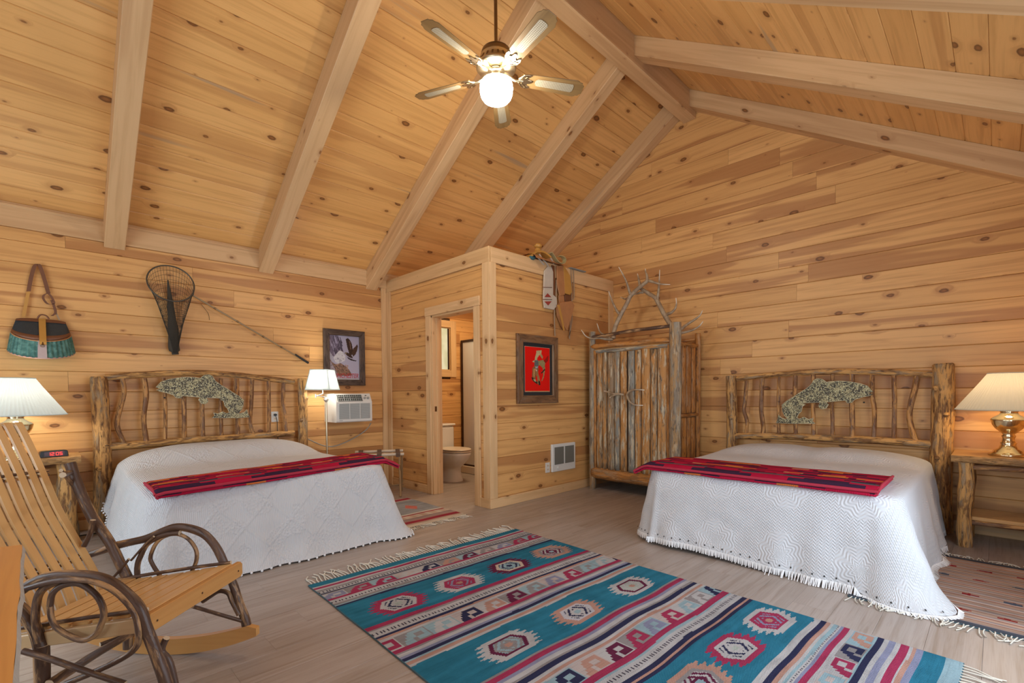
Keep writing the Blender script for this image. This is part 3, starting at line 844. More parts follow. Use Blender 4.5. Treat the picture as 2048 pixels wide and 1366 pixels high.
def bedspread(label, loc, rz, hx, y0, y1, topz, pillow, hemf, flaref, fold, mat, skew, fringe, cat='bedspread', seed=1.0):
    t = thing('bedspread', label, cat, loc, rz)
    Lp = rrect(hx, y0, y1, .08, .13)
    n = len(Lp); yc0 = y0+hx*.9; yc1 = y1-hx*.9
    b = MB(); rows = []; tcs = []
    def zt(x, y):
        e = pillow(x, y)
        return topz(x, y)+e+.004*mnoise.noise(Vector((x*5+seed, y*5, 1)))
    NI = 16
    for j in range(NI+1):
        f = j/NI; row = []; tr = []
        for (x, y, nx, ny) in Lp:
            cy = min(max(y, yc0), yc1) if yc0 < yc1 else (y0+y1)/2
            X, Y = x*f, lerp(cy, y, f)
            z = zt(X, Y)
            edge = max(0, f-.9)/.1
            z -= .018*edge*edge
            row.append((X+skew(X, Y), Y, z)); tr.append((X, Y, 0))
        rows.append(row); tcs.append(tr)
    ND = 18
    hem = []
    for j in range(1, ND+1):
        f = j/ND; row = []; tr = []
        for i, (x, y, nx, ny) in enumerate(Lp):
            zb = zt(x, y)-.018
            hz, ext = hemf(x, y, nx, ny)          # hem height and extra cloth lying outwards on the floor
            drop = zb-hz
            fl = flaref(x, y, nx, ny)
            s = x*1.0-y*1.0
            side = abs(nx) > abs(ny)
            ph = (y if side else x)
            fo = fold(x, y, nx, ny)*(f**1.3)*(math.sin(ph*(11 if side else 15)+2.3*math.sin(ph*5.3+seed)+seed)*.7+.5*mnoise.noise(Vector((ph*7, f*1.2+seed, seed))))
            o = .012*math.sin(min(f*3, 1)*PI/2)+fl*(f**1.15)+fo+.013*f*mnoise.noise(Vector((ph*8+seed, f*5.5, seed*2)))
            z = zb-drop*f
            if ext > 0:
                g = max(0, f-.80)/.20; o += ext*g*g
                z = max(z, .012+.012*(1-g))
            z = max(z, .008)
            row.append((x+nx*o+skew(x, y), y+ny*o, z)); tr.append((x+nx*drop*f, y+ny*drop*f, 0))
        rows.append(row); tcs.append(tr)
    I = b.grid(rows, True, True, tcs)
    b.f = [f[::-1] for f in b.f]
    sp = b.build('cloth', mat, t, False)
    md = sp.modifiers.new('soft', 'SUBSURF'); md.levels = 1; md.render_levels = 1
    hem = rows[-1]; prev = rows[-2]
    fb = MB(); fb.sm = False
    # hem trim
    i = 0; acc = 0.0; kk = 0
    for i in range(n):
        x, y, nx, ny = Lp[i]
        if ny < -.5: continue
        a, c = Vector(hem[i]), Vector(hem[(i+1) % n]); d = (c-a); l = d.length
        if l < 1e-6 or Lp[(i+1) % n][3] < -.5: continue
        m = max(1, int(round(l/(.0058 if fringe == 'tassel' else .024))))
        dn = (a-Vector(prev[i])); dn.z = min(dn.z, -1e-3); dn = dn.normalized()
        for k in range(m):
            p = a+d*((k+.5)/m); kk += 1
            if fringe == 'tassel':
                ln = .040+.016*mnoise.noise(Vector((kk*.7, seed, 0)))
                q = p+Vector((nx*.006, ny*.006, -ln)); 
                if q.z < .003:
                    q = p+Vector((nx, ny, 0))*ln; q.z = .003
                w = d.normalized()*.0032
                sh = d.normalized()*.004*math.sin(kk*1.7)
                fb.poly([p-w, p+w, q+w*.8+sh, q-w*.8+sh])
            else:
                if kk % 2: fb.sphere((p.x+nx*.004, p.y+ny*.004, max(p.z-.006, .009)), .009, 6, 4)
    if fringe == 'tassel':
        eb = MB(); acc = 0.0
        for i in range(n):
            x, y, nx, ny = Lp[i]
            if ny < .2: continue
            a, c = Vector(hem[i]), Vector(hem[(i+1) % n]); up = (Vector(prev[i])-a).normalized(); d = (c-a); acc += d.length
            if acc < .034: continue
            acc = 0.0; d = d.normalized(); q = a+up*.022+d.cross(up)*-.006 if d.cross(up).dot(Vector((nx, ny, 0))) < 0 else a+up*.022+d.cross(up)*.006
            eb.poly([q-d*.0038-up*.0055, q+d*.0038-up*.0055, q+d*.0038+up*.0055, q-d*.0038+up*.0055])
        stuff(eb.build('hem_eyelets', M['mat_black'], t, False))
    stuff(fb.build('hem_fringe' if fringe == 'tassel' else 'hem_pompoms', M['fringe_white'], t, False))
    return t

def blanket_color(u, w, seed):
    """u along the blanket in metres, w across 0..1"""
    red = (.42, .012, .045); dk = (.045, .02, .045); gr = (.10, .10, .11); orr = (.62, .16, .04); tan = (.55, .30, .14); mar = (.20, .01, .035)
    n = mnoise.noise(Vector((u*6+seed*9, w*3, seed)))
    cell = abs(((u*1.55+seed) % 1.0)-.5)*2
    band = (w*3.0) % 1.0
    c = red
    if band < .22: c = dk if cell > .35+.3*(band*4 % 1) else red
    elif band < .36: c = orr if (n+cell*.7) > .35 else tan if n > .0 else mar
    elif band < .5: c = gr if cell < .6 else red
    elif band < .6: c = red if cell < .8 else orr
    elif band < .78: c = dk if abs(cell-.5) < .18+.25*abs(band-.69)/.09*.5 else mar if n > .1 else red
    else: c = red if n < .25 else mar
    return (*c, 1)
def blanket(label, loc, rz, pathf, x0, x1, width, group, seed, droopL=.0, droopR=.0):
    """folded wool blanket lying along local x over the foot of the bed; pathf(x)-> (y_front, z)"""
    t = thing('wool_blanket', label, 'blanket', loc, rz)
    for layer, (h0, h1, sh, wd) in enumerate(((.0, .016, .012, width), (.018, .036, 0, width-.02))):
        b = MB(); N = 150; rows = []; W = 14
        cols = []
        prof = []
        for k in range(W+1): prof.append((k/W, 1))
        prof2 = [(1.0+.0, .5)]
        for i in range(N+1):
            x = lerp(x0+sh*.6, x1-sh*.6, i/N); yf, z = pathf(x)
            row = []
            wob = .006*math.sin(x*7+seed+layer)
            for (w, s_) in [(w, 1) for w, _ in prof]+[(1.0, -1)]+[(k/4, -1) for k in (3, 2, 1, 0)]:
                yy = yf-wd*w+wob+(sh if w < .5 else 0)
                rnd_ = .5 if w in (0.0, 1.0) else 1.0
                zz = z+((h1 if s_ > 0 else h0) if rnd_ == 1.0 else (h0+h1)/2+(.006 if s_ > 0 else -.006))
                zz += .004*mnoise.noise(Vector((x*6, w*4, seed)))-(max(0, .12-w)**2)*2.2*.6
                row.append((x, yy, zz))
            rows.append(row)
        tcs = [[(p[0], p[1], 0) for p in r] for r in rows]
        b.grid(rows, True, True, tcs)
        m = len(rows[0])
        for i in range(N):
            for k in range(m):
                x = lerp(x0, x1, i/N); w = k/W if k < W else .5
                cols.append(blanket_color(x, w, seed+layer*.3))
        b.face([k for k in range(m)][::-1]); b.face([N*m+k for k in range(m)])
        cols += [(.40, .012, .04, 1)]*2
        b.build('fold', M['blanket'], t, False, cols)
        for e in (0, N):
            c = MB(); r = rows[e]
            c.tube(sm_path([Vector(p) for p in (r[0], r[3], r[7], r[11], r[W])], 3), .0085, 6); c.build('binding', M['blanket_edge'], t, False)
    b = MB()
    pts = []
    for i in range(40):
        x = lerp(x0, x1, i/39); yf, z = pathf(x); pts.append((x, yf+.012, z+.012))
    b.tube(pts, .010, 6); b.build('binding', M['blanket_edge'], t, False)
    return t

# ------------------------------------------------------------------ right bed (head on the gable wall)
PR = lambda px, py: wp(px, py, 'x', 5.33)
PLF = lambda px, py: wp(px, py, 'y', 5.56)
SR_ = [[(1493.4,763),(1490,802),(1488,822),(1493.4,841),(1492.6,865)], [(1524,759),(1523,799),(1523,825),(1526.4,854),(1525.6,866)], [(1557.8,755.7),(1557,800),(1557.5,867.6)],
       [(1590.8,753),(1590,800),(1591.6,870)], [(1626.7,751),(1626,790),(1627,872)], [(1665,749),(1664,800),(1665.7,875.6)], [(1703.5,749.7),(1704,800),(1704.4,876)],
       [(1744,749.7),(1744.8,795),(1748,813),(1749,836),(1746.5,877)], [(1787.3,749.7),(1789,800),(1787.8,878)], [(1834,751.5),(1830,778),(1821,813),(1819.4,839),(1826.5,869),(1835,883)]]
RBX, RBY = 5.33, 1.18
bedR = log_bed('peeled-log bed against the gable wall, its fish facing right', (RBX, RBY, 0), PI/2,
    [(.853, .054, 1.36, ((.9, 1.9), (1.1, 2.6))), (-.853, .074, 1.405, ((.62, 1.2), (1.2, .9), (.98, 2.0)))],
    [(1474,758),(1510,753),(1560,748.5),(1610,745),(1660,743),(1720,743.5),(1790,745),(1866,748.5)], [(1472,872),(1560,872),(1660,877),(1760,881),(1866,889)], SR_, PR,
    (5.285, fcx, fcz), False, .78, (.05, 1.92))
# ------------------------------------------------------------------ left bed (head on the eave wall)
SLF = [[(245,759),(248,788),(234,846),(248,880)], [(288.6,759),(292,795),(287,837),(293,878.6)], [(327,758),(330.5,804),(330.5,878)], [(367.6,756),(368,810),(369,875)], [(404.6,756),(404,810),(406,872)],
       [(441.7,759),(441,810),(443,870)], [(473,759),(475.5,837),(475.5,869)], [(504.5,759),(503,801),(501,846),(508,866)], [(536.8,761),(538,810),(538,864)], [(567,762.5),(566,804),(570.6,843),(572,861)]]
LBX, LBY = 1.205, 5.56
qf = wp(420, 797, 'y', 5.51)
bedL = log_bed('peeled-log bed under the fishing net, its fish facing left', (LBX, LBY, 0), PI,
    [(.875, .062, 1.36, ((.75, 2.2), (.55, 1.1))), (-.875, .052, 1.375, ((.9, .8), (1.15, 2.4)))],
    [(210,755),(260,751),(330,747),(400,746),(470,750),(530,757),(588,764)], [(214,893),(290,888),(380,880),(480,874),(588,866)], SLF, PLF,
    (qf.x, 5.51, qf.z), True, .78, (.05, 1.95))

def pilR(x, y): return .075*math.exp(-((y-.33)/.27)**4)*(1-.25*math.exp(-(x/.09)**2))*max(0, 1-(abs(x)/.80)**4)
def hemR(x, y, nx, ny):
    if x < -.5 and (ny > .25 and nx < -.05 or (ny > .8 and x < -.62)): return 0.012, .05*max(0, min(1, -nx*2.2+.25))
    if ny > .3: return .055+.02*math.sin(x*3.0)-.012*x, 0
    return .05+.03*math.sin(y*4), 0
def flR(x, y, nx, ny):
    c = max(0, abs(nx*ny))*2
    base = .12 if abs(nx) > abs(ny) else .10
    if ny < -.3: base = .0
    if nx > .3 and ny > -.3: base = .05; c *= .3
    if nx < -.3: base -= .02
    return base+.10*c*(1 if ny > 0 else 0)
sprR = bedspread('white floral chenille bedspread with tassel fringe on the bed by the gable wall', (RBX, RBY, 0), PI/2, .80, .07, 1.89,
    lambda x, y: .575+.03*(1-min(1, y/1.9)), pilR, hemR, flR, lambda x, y, nx, ny: (.014 if abs(ny) > .6 else .03)+.05*(2*abs(nx*ny))**2*(x < 0), M['spread_floral'], lambda x, y: 0.0, 'tassel', seed=2.0)
def pR(x):
    z = .583
    if x > .80: z -= (x-.80)*.55
    return 1.90, z
blanket('red and black striped wool blanket folded across the foot of the gable-wall bed', (RBX, RBY, 0), PI/2, pR, -.70, .90, .56, None, .37)

SK = math.radians(5.5)
def pilL(x, y): return .15*math.exp(-((y-.30)/.30)**4)*max(0, 1-(abs(x)/.83)**4)
def hemL(x, y, nx, ny):
    if nx > .5 and ny < .5: return .16+(.14 if y < .6 else 0)*(1-y/.6)-.10*min(1, y/1.9), 0
    if ny > .3: return .012, .03
    return .03, 0
def flL(x, y, nx, ny):
    c = max(0, abs(nx*ny))*2
    if ny < -.3: return 0
    return (.09 if abs(nx) > abs(ny) else .11)+.10*c
sprL = bedspread('white ribbed chenille bedspread with pom-pom hem on the bed by the eave wall', (LBX, LBY, 0), PI+SK*-.0, .80, .07, 1.97,
    lambda x, y: .59-.025*x*(y/1.9), pilL, hemL, flL, lambda x, y, nx, ny: (.02 if abs(ny) > .6 else .028)+.03*(2*abs(nx*ny))**2, M['spread_ribbed'], lambda x, y: -.02, 'pompom', seed=5.0)
def pL(x):
    z = .598-.02*x
    if x > .74: z -= (x-.74)*.45
    if x < -.84: z -= (-.84-x)*.5
    return 1.99+.085*x-.02, z
blanket('red and purple striped wool blanket folded across the foot of the eave-wall bed', (LBX, LBY, 0), PI, pL, -.98, .76, .46, None, .71)
# ------------------------------------------------------------------ bentwood rocking chair
CF = Vector((.69, -.724, 0)).normalized(); CL = Vector((-CF.y, CF.x, 0))
CO = Vector((.226, 2.413, 0)); CRZ = math.atan2(CF.y, CF.x)
def cp(px, py, ly):
    d = _f+_r*((px-CXP)/FPX)-_u*((py-CYP)/FPX); c = Vector((0, 0, CAMH))
    w = c+d*((ly-(c-CO).dot(CL))/d.dot(CL))-CO
    return Vector((w.dot(CF), ly, w.z))
ch = thing('rocking_chair', 'bentwood rocking chair of dark twigs with honey-coloured slat seat and back', 'rocking chair', CO, CRZ)
def twig(name, pts, r, seg=9, n=5, wob=.14, taper=None, parent=None):
    b = MB(); b.capm = 1; log(b, pts, r, seg, wob, n, None, taper)
    return b.build(name, [M['branch'], M['endgrain']], parent or ch, False)
FY, NY = .27, -.27
def pxs(L, ly): return [cp(x, y, ly) for x, y in L]
# back slats
prof = pxs([(40,852),(76.5,928),(114,1014),(157,1089),(188,1144),(206,1189)], .215)
prof[0] = prof[0]+Vector((0, 0, -.004))
prof = [prof[0]+Vector((-.055, 0, .012)), prof[0]+Vector((-.02, 0, .012))]+prof
pp = sm_path(prof, 6)
for k in range(10):
    y = .215-k*.0455
    b = MB(); hw, ht = .0148, .0055; rows = []; tcs = []; L = 0
    for i, p in enumerate(pp):
        t = (pp[min(i+1, len(pp)-1)]-pp[max(i-1, 0)]).normalized(); nx = Vector((-t.z, 0, t.x))
        if i: L += (p-pp[i-1]).length
        r = []; tr = []
        for dy, dn in ((-hw, -ht), (hw, -ht), (hw, ht), (-hw, ht)):
            r.append(Vector((p.x, y+dy, p.z))+nx*dn); tr.append((L, dy+dn, 0))
        rows.append(r); tcs.append(tr)
    I = b.grid(rows, False, True, tcs); b.face(I[0]); b.face(I[-1][::-1])
    b.build('back_slat', M['honey_pale'], ch, False)
for px, py in ((157, 1118), (88, 948)):
    c = cp(px, py, .215)
    for dz in (-.008, .012):
        twig('back_crossbar', [c+Vector((-.012, .03, dz)), c+Vector((-.016, -.22, dz+.004)), c+Vector((-.012, -.45, dz))], .007, 7)
# posts
farpost = pxs([(140,926),(157,975),(184,1034),(220,1085),(243,1132),(267,1178)], FY-.02)
twig('back_post', farpost, .021, 12)
twig('back_post', [Vector((p.x, -p.y, p.z)) for p in farpost[:3]]+pxs([(40.6,1217),(60,1243),(74,1267),(84,1300)], NY+.01), .021, 12)
twig('post_twig', [cp(122, 941, .12), cp(135, 957, .2), cp(155, 982, FY)], .008, 7)
twig('post_twig', [cp(125, 950, .0), cp(140, 945, FY-.03)], .012, 7)
twig('post_twig', pxs([(186,1040),(180,1068),(168,1092)], FY-.06), .011, 8)
# rear legs
twig('leg', [cp(258, 1240, FY-.02), cp(257, 1268, FY-.02), Vector((cp(257, 1300, FY-.02).x, FY-.02, .03))], .021, 12)
r0 = cp(84, 1290, NY+.01)
twig('leg', [r0, cp(84, 1340, NY+.01), Vector((r0.x-.01, NY+.01, .03))], .022, 12)
# arms running down into the front legs
farm = pxs([(160,1116),(200,1102),(230,1092),(262,1084),(295.5,1076),(330,1061),(354.5,1054),(384,1057.6),(410.7,1069.6),(432,1094),(448,1126),(464,1160.7),(477.7,1203.6),(491,1241),(496,1262)], FY)
farm[-1].z = .075
twig('arm', farm, .0165, 12, 4, taper=.019)
nearm = pxs([(20,1196),(39.4,1183),(60,1169),(95.5,1154.6),(143,1150),(191,1154.6),(227,1169),(258,1193),(279,1216.6),(291,1250),(300.7,1276),(315,1314.5),(327,1350),(338,1385)], NY)
nearm.append(Vector((nearm[-1].x+.035, NY, .075)))
twig('arm', nearm, .0165, 12, 4, taper=.020)
# inner strands and loops
twig('arm_strand', pxs([(50,1178),(110,1162),(167,1160),(215,1174),(250,1202),(272,1236),(277,1279),(267,1300),(239,1319),(191,1343),(131,1368)], NY-.02), .010, 9, 4)
twig('arm_loop', pxs([(322,1155),(305,1128.6),(301,1112.5),(311.6,1088),(327.7,1073.7),(352,1068),(376,1077.7),(392,1099),(393,1120.5),(384,1142),(374,1156)], FY-.01), .0085, 9, 5)
twig('arm_loop', pxs([(277,1174),(274,1134),(282,1110),(295,1088),(317,1075),(338,1068),(360,1066)], FY-.015), .0115, 9, 5)
twig('arm_loop', pxs([(100,1212),(103,1236),(112,1254),(134,1269),(165,1280),(191,1269),(205,1243),(207.6,1222),(198,1197),(179,1178),(155,1167),(124,1172),(105,1188),(100,1212)], NY-.012), .0098, 9, 5)
twig('arm_loop', pxs([(78,1285),(71.6,1250),(71.6,1221),(79,1188),(100,1169),(134,1160),(170,1160)], NY), .013, 10, 5)
twig('arm_brace', pxs([(262,1121),(285,1095),(308,1073)], FY-.03), .005, 6)
twig('arm_brace', pxs([(222,1160),(240,1140),(258,1118)], FY-.05), .006, 6)
# seat
sf = cp(470, 1140, FY-.04); 
zF, xF = .425, .262
zB, xB = .345, -.27
def seatp(x): return lerp(zB, zF, (x-xB)/(xF-xB))
b = MB(); ol = [(-.268, .012), (-.256, 0), (.256, 0), (.268, .012), (.268, .055), (.256, .067), (-.256, .067), (-.268, .055)]
b.prism(ol, .021, Matrix(((0, 0, 1, xF), (1, 0, 0, 0), (0, 1, 0, zF-.062), (0, 0, 0, 1))), .003)
for i in range(len(b.tc)): b.tc[i] = (b.v[i][1], b.v[i][2], 0)
b.build('seat_front_rail', M['honey'], ch, False)
b = MB()
for sy in (-.23, .0, .235):
    b = MB(); b.tube([(xF+.0215, sy, zF-.03), (xF+.0225, sy, zF-.03)], .004, 8); b.build('rail_nail', M['dark_brass'], ch, False)
for k in range(7):
    xa = xF-.004-k*.074; xb = xa-.063
    b = MB(); sag = .006*math.sin(k/6*PI)
    Mx = Matrix(((1, 0, 0, 0), (0, 1, 0, 0), ((zF-zB)/(xF-xB), 0, 1, zB-xB*(zF-zB)/(xF-xB)-sag), (0, 0, 0, 1)))
    b.box((xb, -.232, -.008), (xa, .232, .006), .003, Mx, 1)
    b.build('seat_slat', M['honey_pale'], ch, False)
for sy in (-.245, .245):
    b = MB(); s_ = (zF-zB)/(xF-xB)
    Mx = Matrix(((1, 0, 0, 0), (0, 1, 0, 0), (s_, 0, 1, zB-xB*s_-.009), (0, 0, 0, 1)))
    b.box((xB, sy-.012, -.05), (xF, sy+.012, 0), .003, Mx, 0); b.build('seat_side_rail', M['pale_ash'], ch, False)
    twig('seat_edge_twig', [Vector((xB, sy*.95, seatp(xB)+.01)), Vector((0, sy*.95, seatp(0)+.013)), Vector((xF-.01, sy*.95, zF+.01))], .0075, 7)
# rockers
for sy in (FY-.005, NY+.005):
    b = MB(); rows = []; N = 22
    R0 = 1.15
    for i in range(N+1):
        a = lerp(-.50, .40, i/N); x = -.10+R0*math.sin(a); z0 = R0-R0*math.cos(a); hh = .072*(1-.35*abs(a/.5)**3)
        if i in (0, N): hh *= .6
        rows.append([(x, sy-.014, z0), (x, sy+.014, z0), (x, sy+.014, z0+hh), (x, sy-.014, z0+hh)])
    I = b.grid(rows, False, True, [[(p[0], p[2]+p[1], 0) for p in r] for r in rows]); b.face(I[0]); b.face(I[-1][::-1])
    b.build('rocker', M['honey'] if sy > 0 else M['pale_ash'], ch, False)
# stretchers and braces below the seat
lf = farm[-4]
twig('leg_brace', pxs([(405,1203),(421,1191.5),(437.5,1182),(456,1186),(464,1203),(478,1230)], FY-.02), .010, 8)
twig('leg_brace', pxs([(333,1276),(326,1290),(324,1304),(338,1322),(350,1366),(352,1380)], NY+.06), .011, 8)
twig('stretcher', [cp(385, 1213, .05), cp(430, 1226, .17), cp(484, 1242, FY-.01)], .008, 7)
twig('stretcher', [cp(262, 1268, FY-.03), cp(200, 1303, .05), cp(150, 1335, -.15), cp(98, 1369, NY+.0)], .0155, 10)
twig('stretcher', [cp(46, 1302, NY-.035), cp(110, 1321, NY-.03), cp(180, 1345, NY-.03), cp(250, 1368, NY-.025)], .010, 8)
twig('stretcher', [cp(200, 1289, .12), cp(250, 1271, .2)], .009, 8)

# ------------------------------------------------------------------ slab table whose corner shows in front
tb = thing('slab_table', 'corner of a varnished live-edge slab table in front of the rocking chair', 'table', (-.45, 1.35, 0))
b = MB(); rows = []
N = 26; ed = []
for i in range(N+1):
    y = lerp(.72, 1.985, i/N); ed.append((-.064+.004*mnoise.noise(Vector((y*7, 3, 1)))+.017*(1.98-y), y))
top = [(-.85, .72)]+ed+[(-.12, 2.0), (-.85, 2.02)]
n_ = len(top)
I1 = [b.add((x, y, .75), (y, x, 0)) for x, y in top]; I0 = [b.add((x, y, .722), (y, x, .05)) for x, y in top]
b.face(I1); b.face(I0[::-1])
b.m = 0
for k in range(n_):
    if not (1 <= k <= N): b.face((I0[k], I0[(k+1) % n_], I1[(k+1) % n_], I1[k]))
o = b.build('table_top', M['table_pine'], tb)
b = MB(); rows = []
for j in range(6):
    f = j/5; rows.append([(x+.005*math.sin(f*PI)+.003*mnoise.noise(Vector((y*30, f*4, 2))), y, .7505-.03*f) for x, y in ed])
b.grid(rows, True); b.f = [f[::-1] for f in b.f]
e = b.build('live_edge', simple('pale_live_edge', (.50, .45, .38, 1), .7, 0, .6, 40, .6, 60), o); e['label'] = 'pale chipped live edge'
for lx, ly in ((-.20, 1.82), (-.74, 1.82), (-.20, .85), (-.74, .85)):
    b = MB(); log(b, [(lx, ly, 0), (lx+.005, ly, .35), (lx, ly, .724)], .05, 12); b.build('leg', M['log'], tb)

# ------------------------------------------------------------------ log nightstands
def nightstand(label, loc, rz, w, d, h, leg_r, legs, shelf):
    """local: x along the wall, y out from the wall (0..d)"""
    t = thing('nightstand', label, 'nightstand', loc, rz)
    b = MB(); n = 20
    ol = [(-w/2, 0), (w/2, 0)]+[(lerp(w/2, -w/2, i/n), d+.010*mnoise.noise(Vector((i*.45, w, 0)))) for i in range(n+1)]
    I1 = [b.add((x, y, h), (x, y, 0)) for x, y in ol]; I0 = [b.add((x, y, h-.05), (x, y+.05, .05)) for x, y in ol]
    b.face(I1); b.face(I0[::-1]); m = len(ol)
    for k in (0, 1, m-1): b.face((I0[k], I0[(k+1) % m], I1[(k+1) % m], I1[k]))
    top = b.build('table_top', M['stand_pine'], t, False)
    b = MB(); rows = []
    for j in range(7):
        f = j/6; rows.append([(x, y+.012*math.sin(f*PI)+.005*mnoise.noise(Vector((x*25, f*5, h))), h-.05*f) for x, y in ol[2:]])
    b.grid(rows, True); b.build('live_edge', M['liveedge'], top, False)
    for (x, y, r) in legs:
        b = MB(); b.capm = 1; log(b, [(x, y, 0), (x+.006, y-.004, h*.35), (x-.004, y, h*.7), (x, y, h-.052)], [r*(1.02+.06*math.sin(i*.9)) for i in range(16)], 14, .12, 5); b.build('leg', [M['log'], M['endgrain']], t, False)
    def rail(name, p, q, r):
        b = MB(); b.capm = 1; log(b, [p, (Vector(p)+Vector(q))/2+Vector((0, 0, .006)), q], r, 10, .12, 6); b.build(name, [M['spindle'], M['endgrain']], t, False)
    yf = max(l[1] for l in legs); yb = min(l[1] for l in legs); xa = min(l[0] for l in legs); xb_ = max(l[0] for l in legs)
    rail('top_rail', (xa, yb+.02, h-.09), (xb_, yb+.02, h-.09), .024); rail('top_rail', (xa, yf-.0, h-.085), (xb_, yf, h-.085), .02) if shelf else None
    if shelf:
        b = MB(); b.box((xa-.03, yb-.02, .20), (xb_+.03, yf-.03, .228), .004, None, 0); b.build('shelf', M['stand_pine'], t, False)
        rail('bottom_rail', (xa, yf-.05, .18), (xb_, yf-.05, .18), .022); rail('bottom_rail', (xa, yb, .18), (xb_, yb, .18), .022)
        for x in (xa, xb_): rail('side_rail', (x, yb, .17), (x, yf, .17), .022); rail('side_rail', (x, yb, h-.10), (x, yf, h-.10), .022)
    return t
nsR = nightstand('log nightstand with a bottom shelf beside the gable-wall bed', (5.415, -.14, 0), PI/2, .775, .53, .69, .045,
    [(.305, .475, .043), (.305, .10, .043), (-.31, .475, .043), (-.31, .10, .043)], True)
nsL = nightstand('log nightstand behind the rocking chair with a bark-covered leg', (-.22, 5.64, 0), PI, .80, .44, .70, .06,
    [(-.315, .36, .062), (.315, .36, .06), (-.30, .09, .05), (.315, .09, .05)], False)

# ------------------------------------------------------------------ table lamps
def table_lamp(label, x, y, z, hs, shade, warm, power):
    t = thing('table_lamp', label, 'lamp', (x, y, z))
    b = MB()
    b.lathe([(0, 0), (.108, 0), (.11, .012), (.10, .022), (.085, .028), (.08, .04), (.055, .055), (.045, .075), (.04, .085), (.046, .095), (.038, .105), (.032, .13), (.036, .14)], 32)
    b.lathe([(.036, .14), (.04, .15), (.03, .16), (.05, .18), (.075, .205), (.092, .235), (.098, .262)], 32)
    b.build('lamp_base', M['brass'], t, False)
    b = MB(); b.lathe([(.098, .262), (.10, .27), (.094, .278), (.07, .295), (.05, .31), (.046, .325), (.052, .333), (.04, .345), (.03, .36), (.024, .375)], 32); b.build('lamp_neck', M['brass'], t, False)
    zb, zt = hs
    b = MB(); b.tube([(0, 0, .37), (0, 0, zb+.02)], .012, 10); b.build('socket', M['brass'], t, False)
    b = MB(); n = 150; rows = [[], []]
    b.lathe([(.295, zb), (.25, lerp(zb, zt, .25)), (.205, lerp(zb, zt, .5)), (.16, lerp(zb, zt, .75)), (.118, zt)], n, pleat=.007, npl=1, sm=False)
    sh = b.build('lamp_shade', shade, t, False)
    b = MB(); b.tube([(.296*math.cos(a*PI/20), .296*math.sin(a*PI/20), zb) for a in range(40)], .0035, 6, closed=True); b.tube([(.119*math.cos(a*PI/20), .119*math.sin(a*PI/20), zt) for a in range(40)], .0035, 6, closed=True); b.build('shade_trim', shade, sh, False)
    b = MB(); b.sphere((0, 0, zb+.10), .034, 12, 8, (1, 1, 1.2)); b.build('bulb', M['bulb_warm'] if warm else M['bulb_cool'], t, False)
    col = (1.0, .70, .36) if warm else (1.0, .93, .80)
    point('table_lamp_light', (x, y, z+zb+.10), power, col, .045)
    return t
table_lamp('brass urn table lamp with a warm cream pleated shade on the right nightstand', 5.10, -.055, .69, (.345, .615), M['shade_warm'], True, 20)
table_lamp('brass urn table lamp with a white pleated shade behind the rocking chair', -.185, 5.32, .70, (.345, .63), M['shade_cool'], False, 20)

# alarm clock on the left nightstand
ck = thing('alarm_clock', 'small black alarm clock with red digits beside the left bed', 'clock', (.02, 5.33, .70))
b = MB(); Mx = Matrix.Translation((.02, 5.33, .70)) @ Matrix.Rotation(math.radians(8), 4, 'Z')
b.prism([(-.085, .004), (-.078, 0), (.078, 0), (.085, .004), (.08, .045), (.07, .052), (-.07, .052), (-.08, .045)], .07, Mx @ Matrix.Rotation(PI/2, 4, 'X') @ Matrix.Translation((0, 0, -.03)), .004)
b.build('clock_body', M['black'], ck)
b = MB(); b.box((-.06, -.0415, .010), (.06, -.0400, .044), 0, Mx); f = b.build('clock_face', simple('clock_window', (.05, .004, .004, 1), .2), ck)
def seg7(b, x, z, w, h, dg, Mx, y):
    S = {'0': 'abcdef', '1': 'bc', '2': 'abged', '4': 'fgbc', '5': 'afgcd', '6': 'afgedc', '8': 'abcdefg'}[dg]; t = w*.2
    R = {'a': (0, h-t, w, h), 'd': (0, 0, w, t), 'g': (0, h/2-t/2, w, h/2+t/2), 'f': (0, h/2, t, h), 'e': (0, 0, t, h/2), 'b': (w-t, h/2, w, h), 'c': (w-t, 0, w, h/2)}
    for c in S:
        a = R[c]; b.box((x+a[0], y-.001, z+a[1]), (x+a[2], y, z+a[3]), 0, Mx)
b = MB()
for x, dg in ((-.04, '1'), (-.018, '2'), (.008, '0'), (.03, '5')): seg7(b, x, .014, .017, .026, dg, Mx, -.0416)
b.build('digits', M['red_led'], ck)

# power cords on the floor behind the left bed post
cd = MB(); cd.tube(sm_path([(-.05, 5.6, .02), (.06, 5.45, .008), (.20, 5.42, .007), (.36, 5.44, .007), (.46, 5.48, .02), (.52, 5.5, .10), (.56, 5.55, .16)], 8), .005, 6)
tag(cd.build('power_cord', M['black']), 'thin black power cord on the floor behind the left bed post', 'cord')
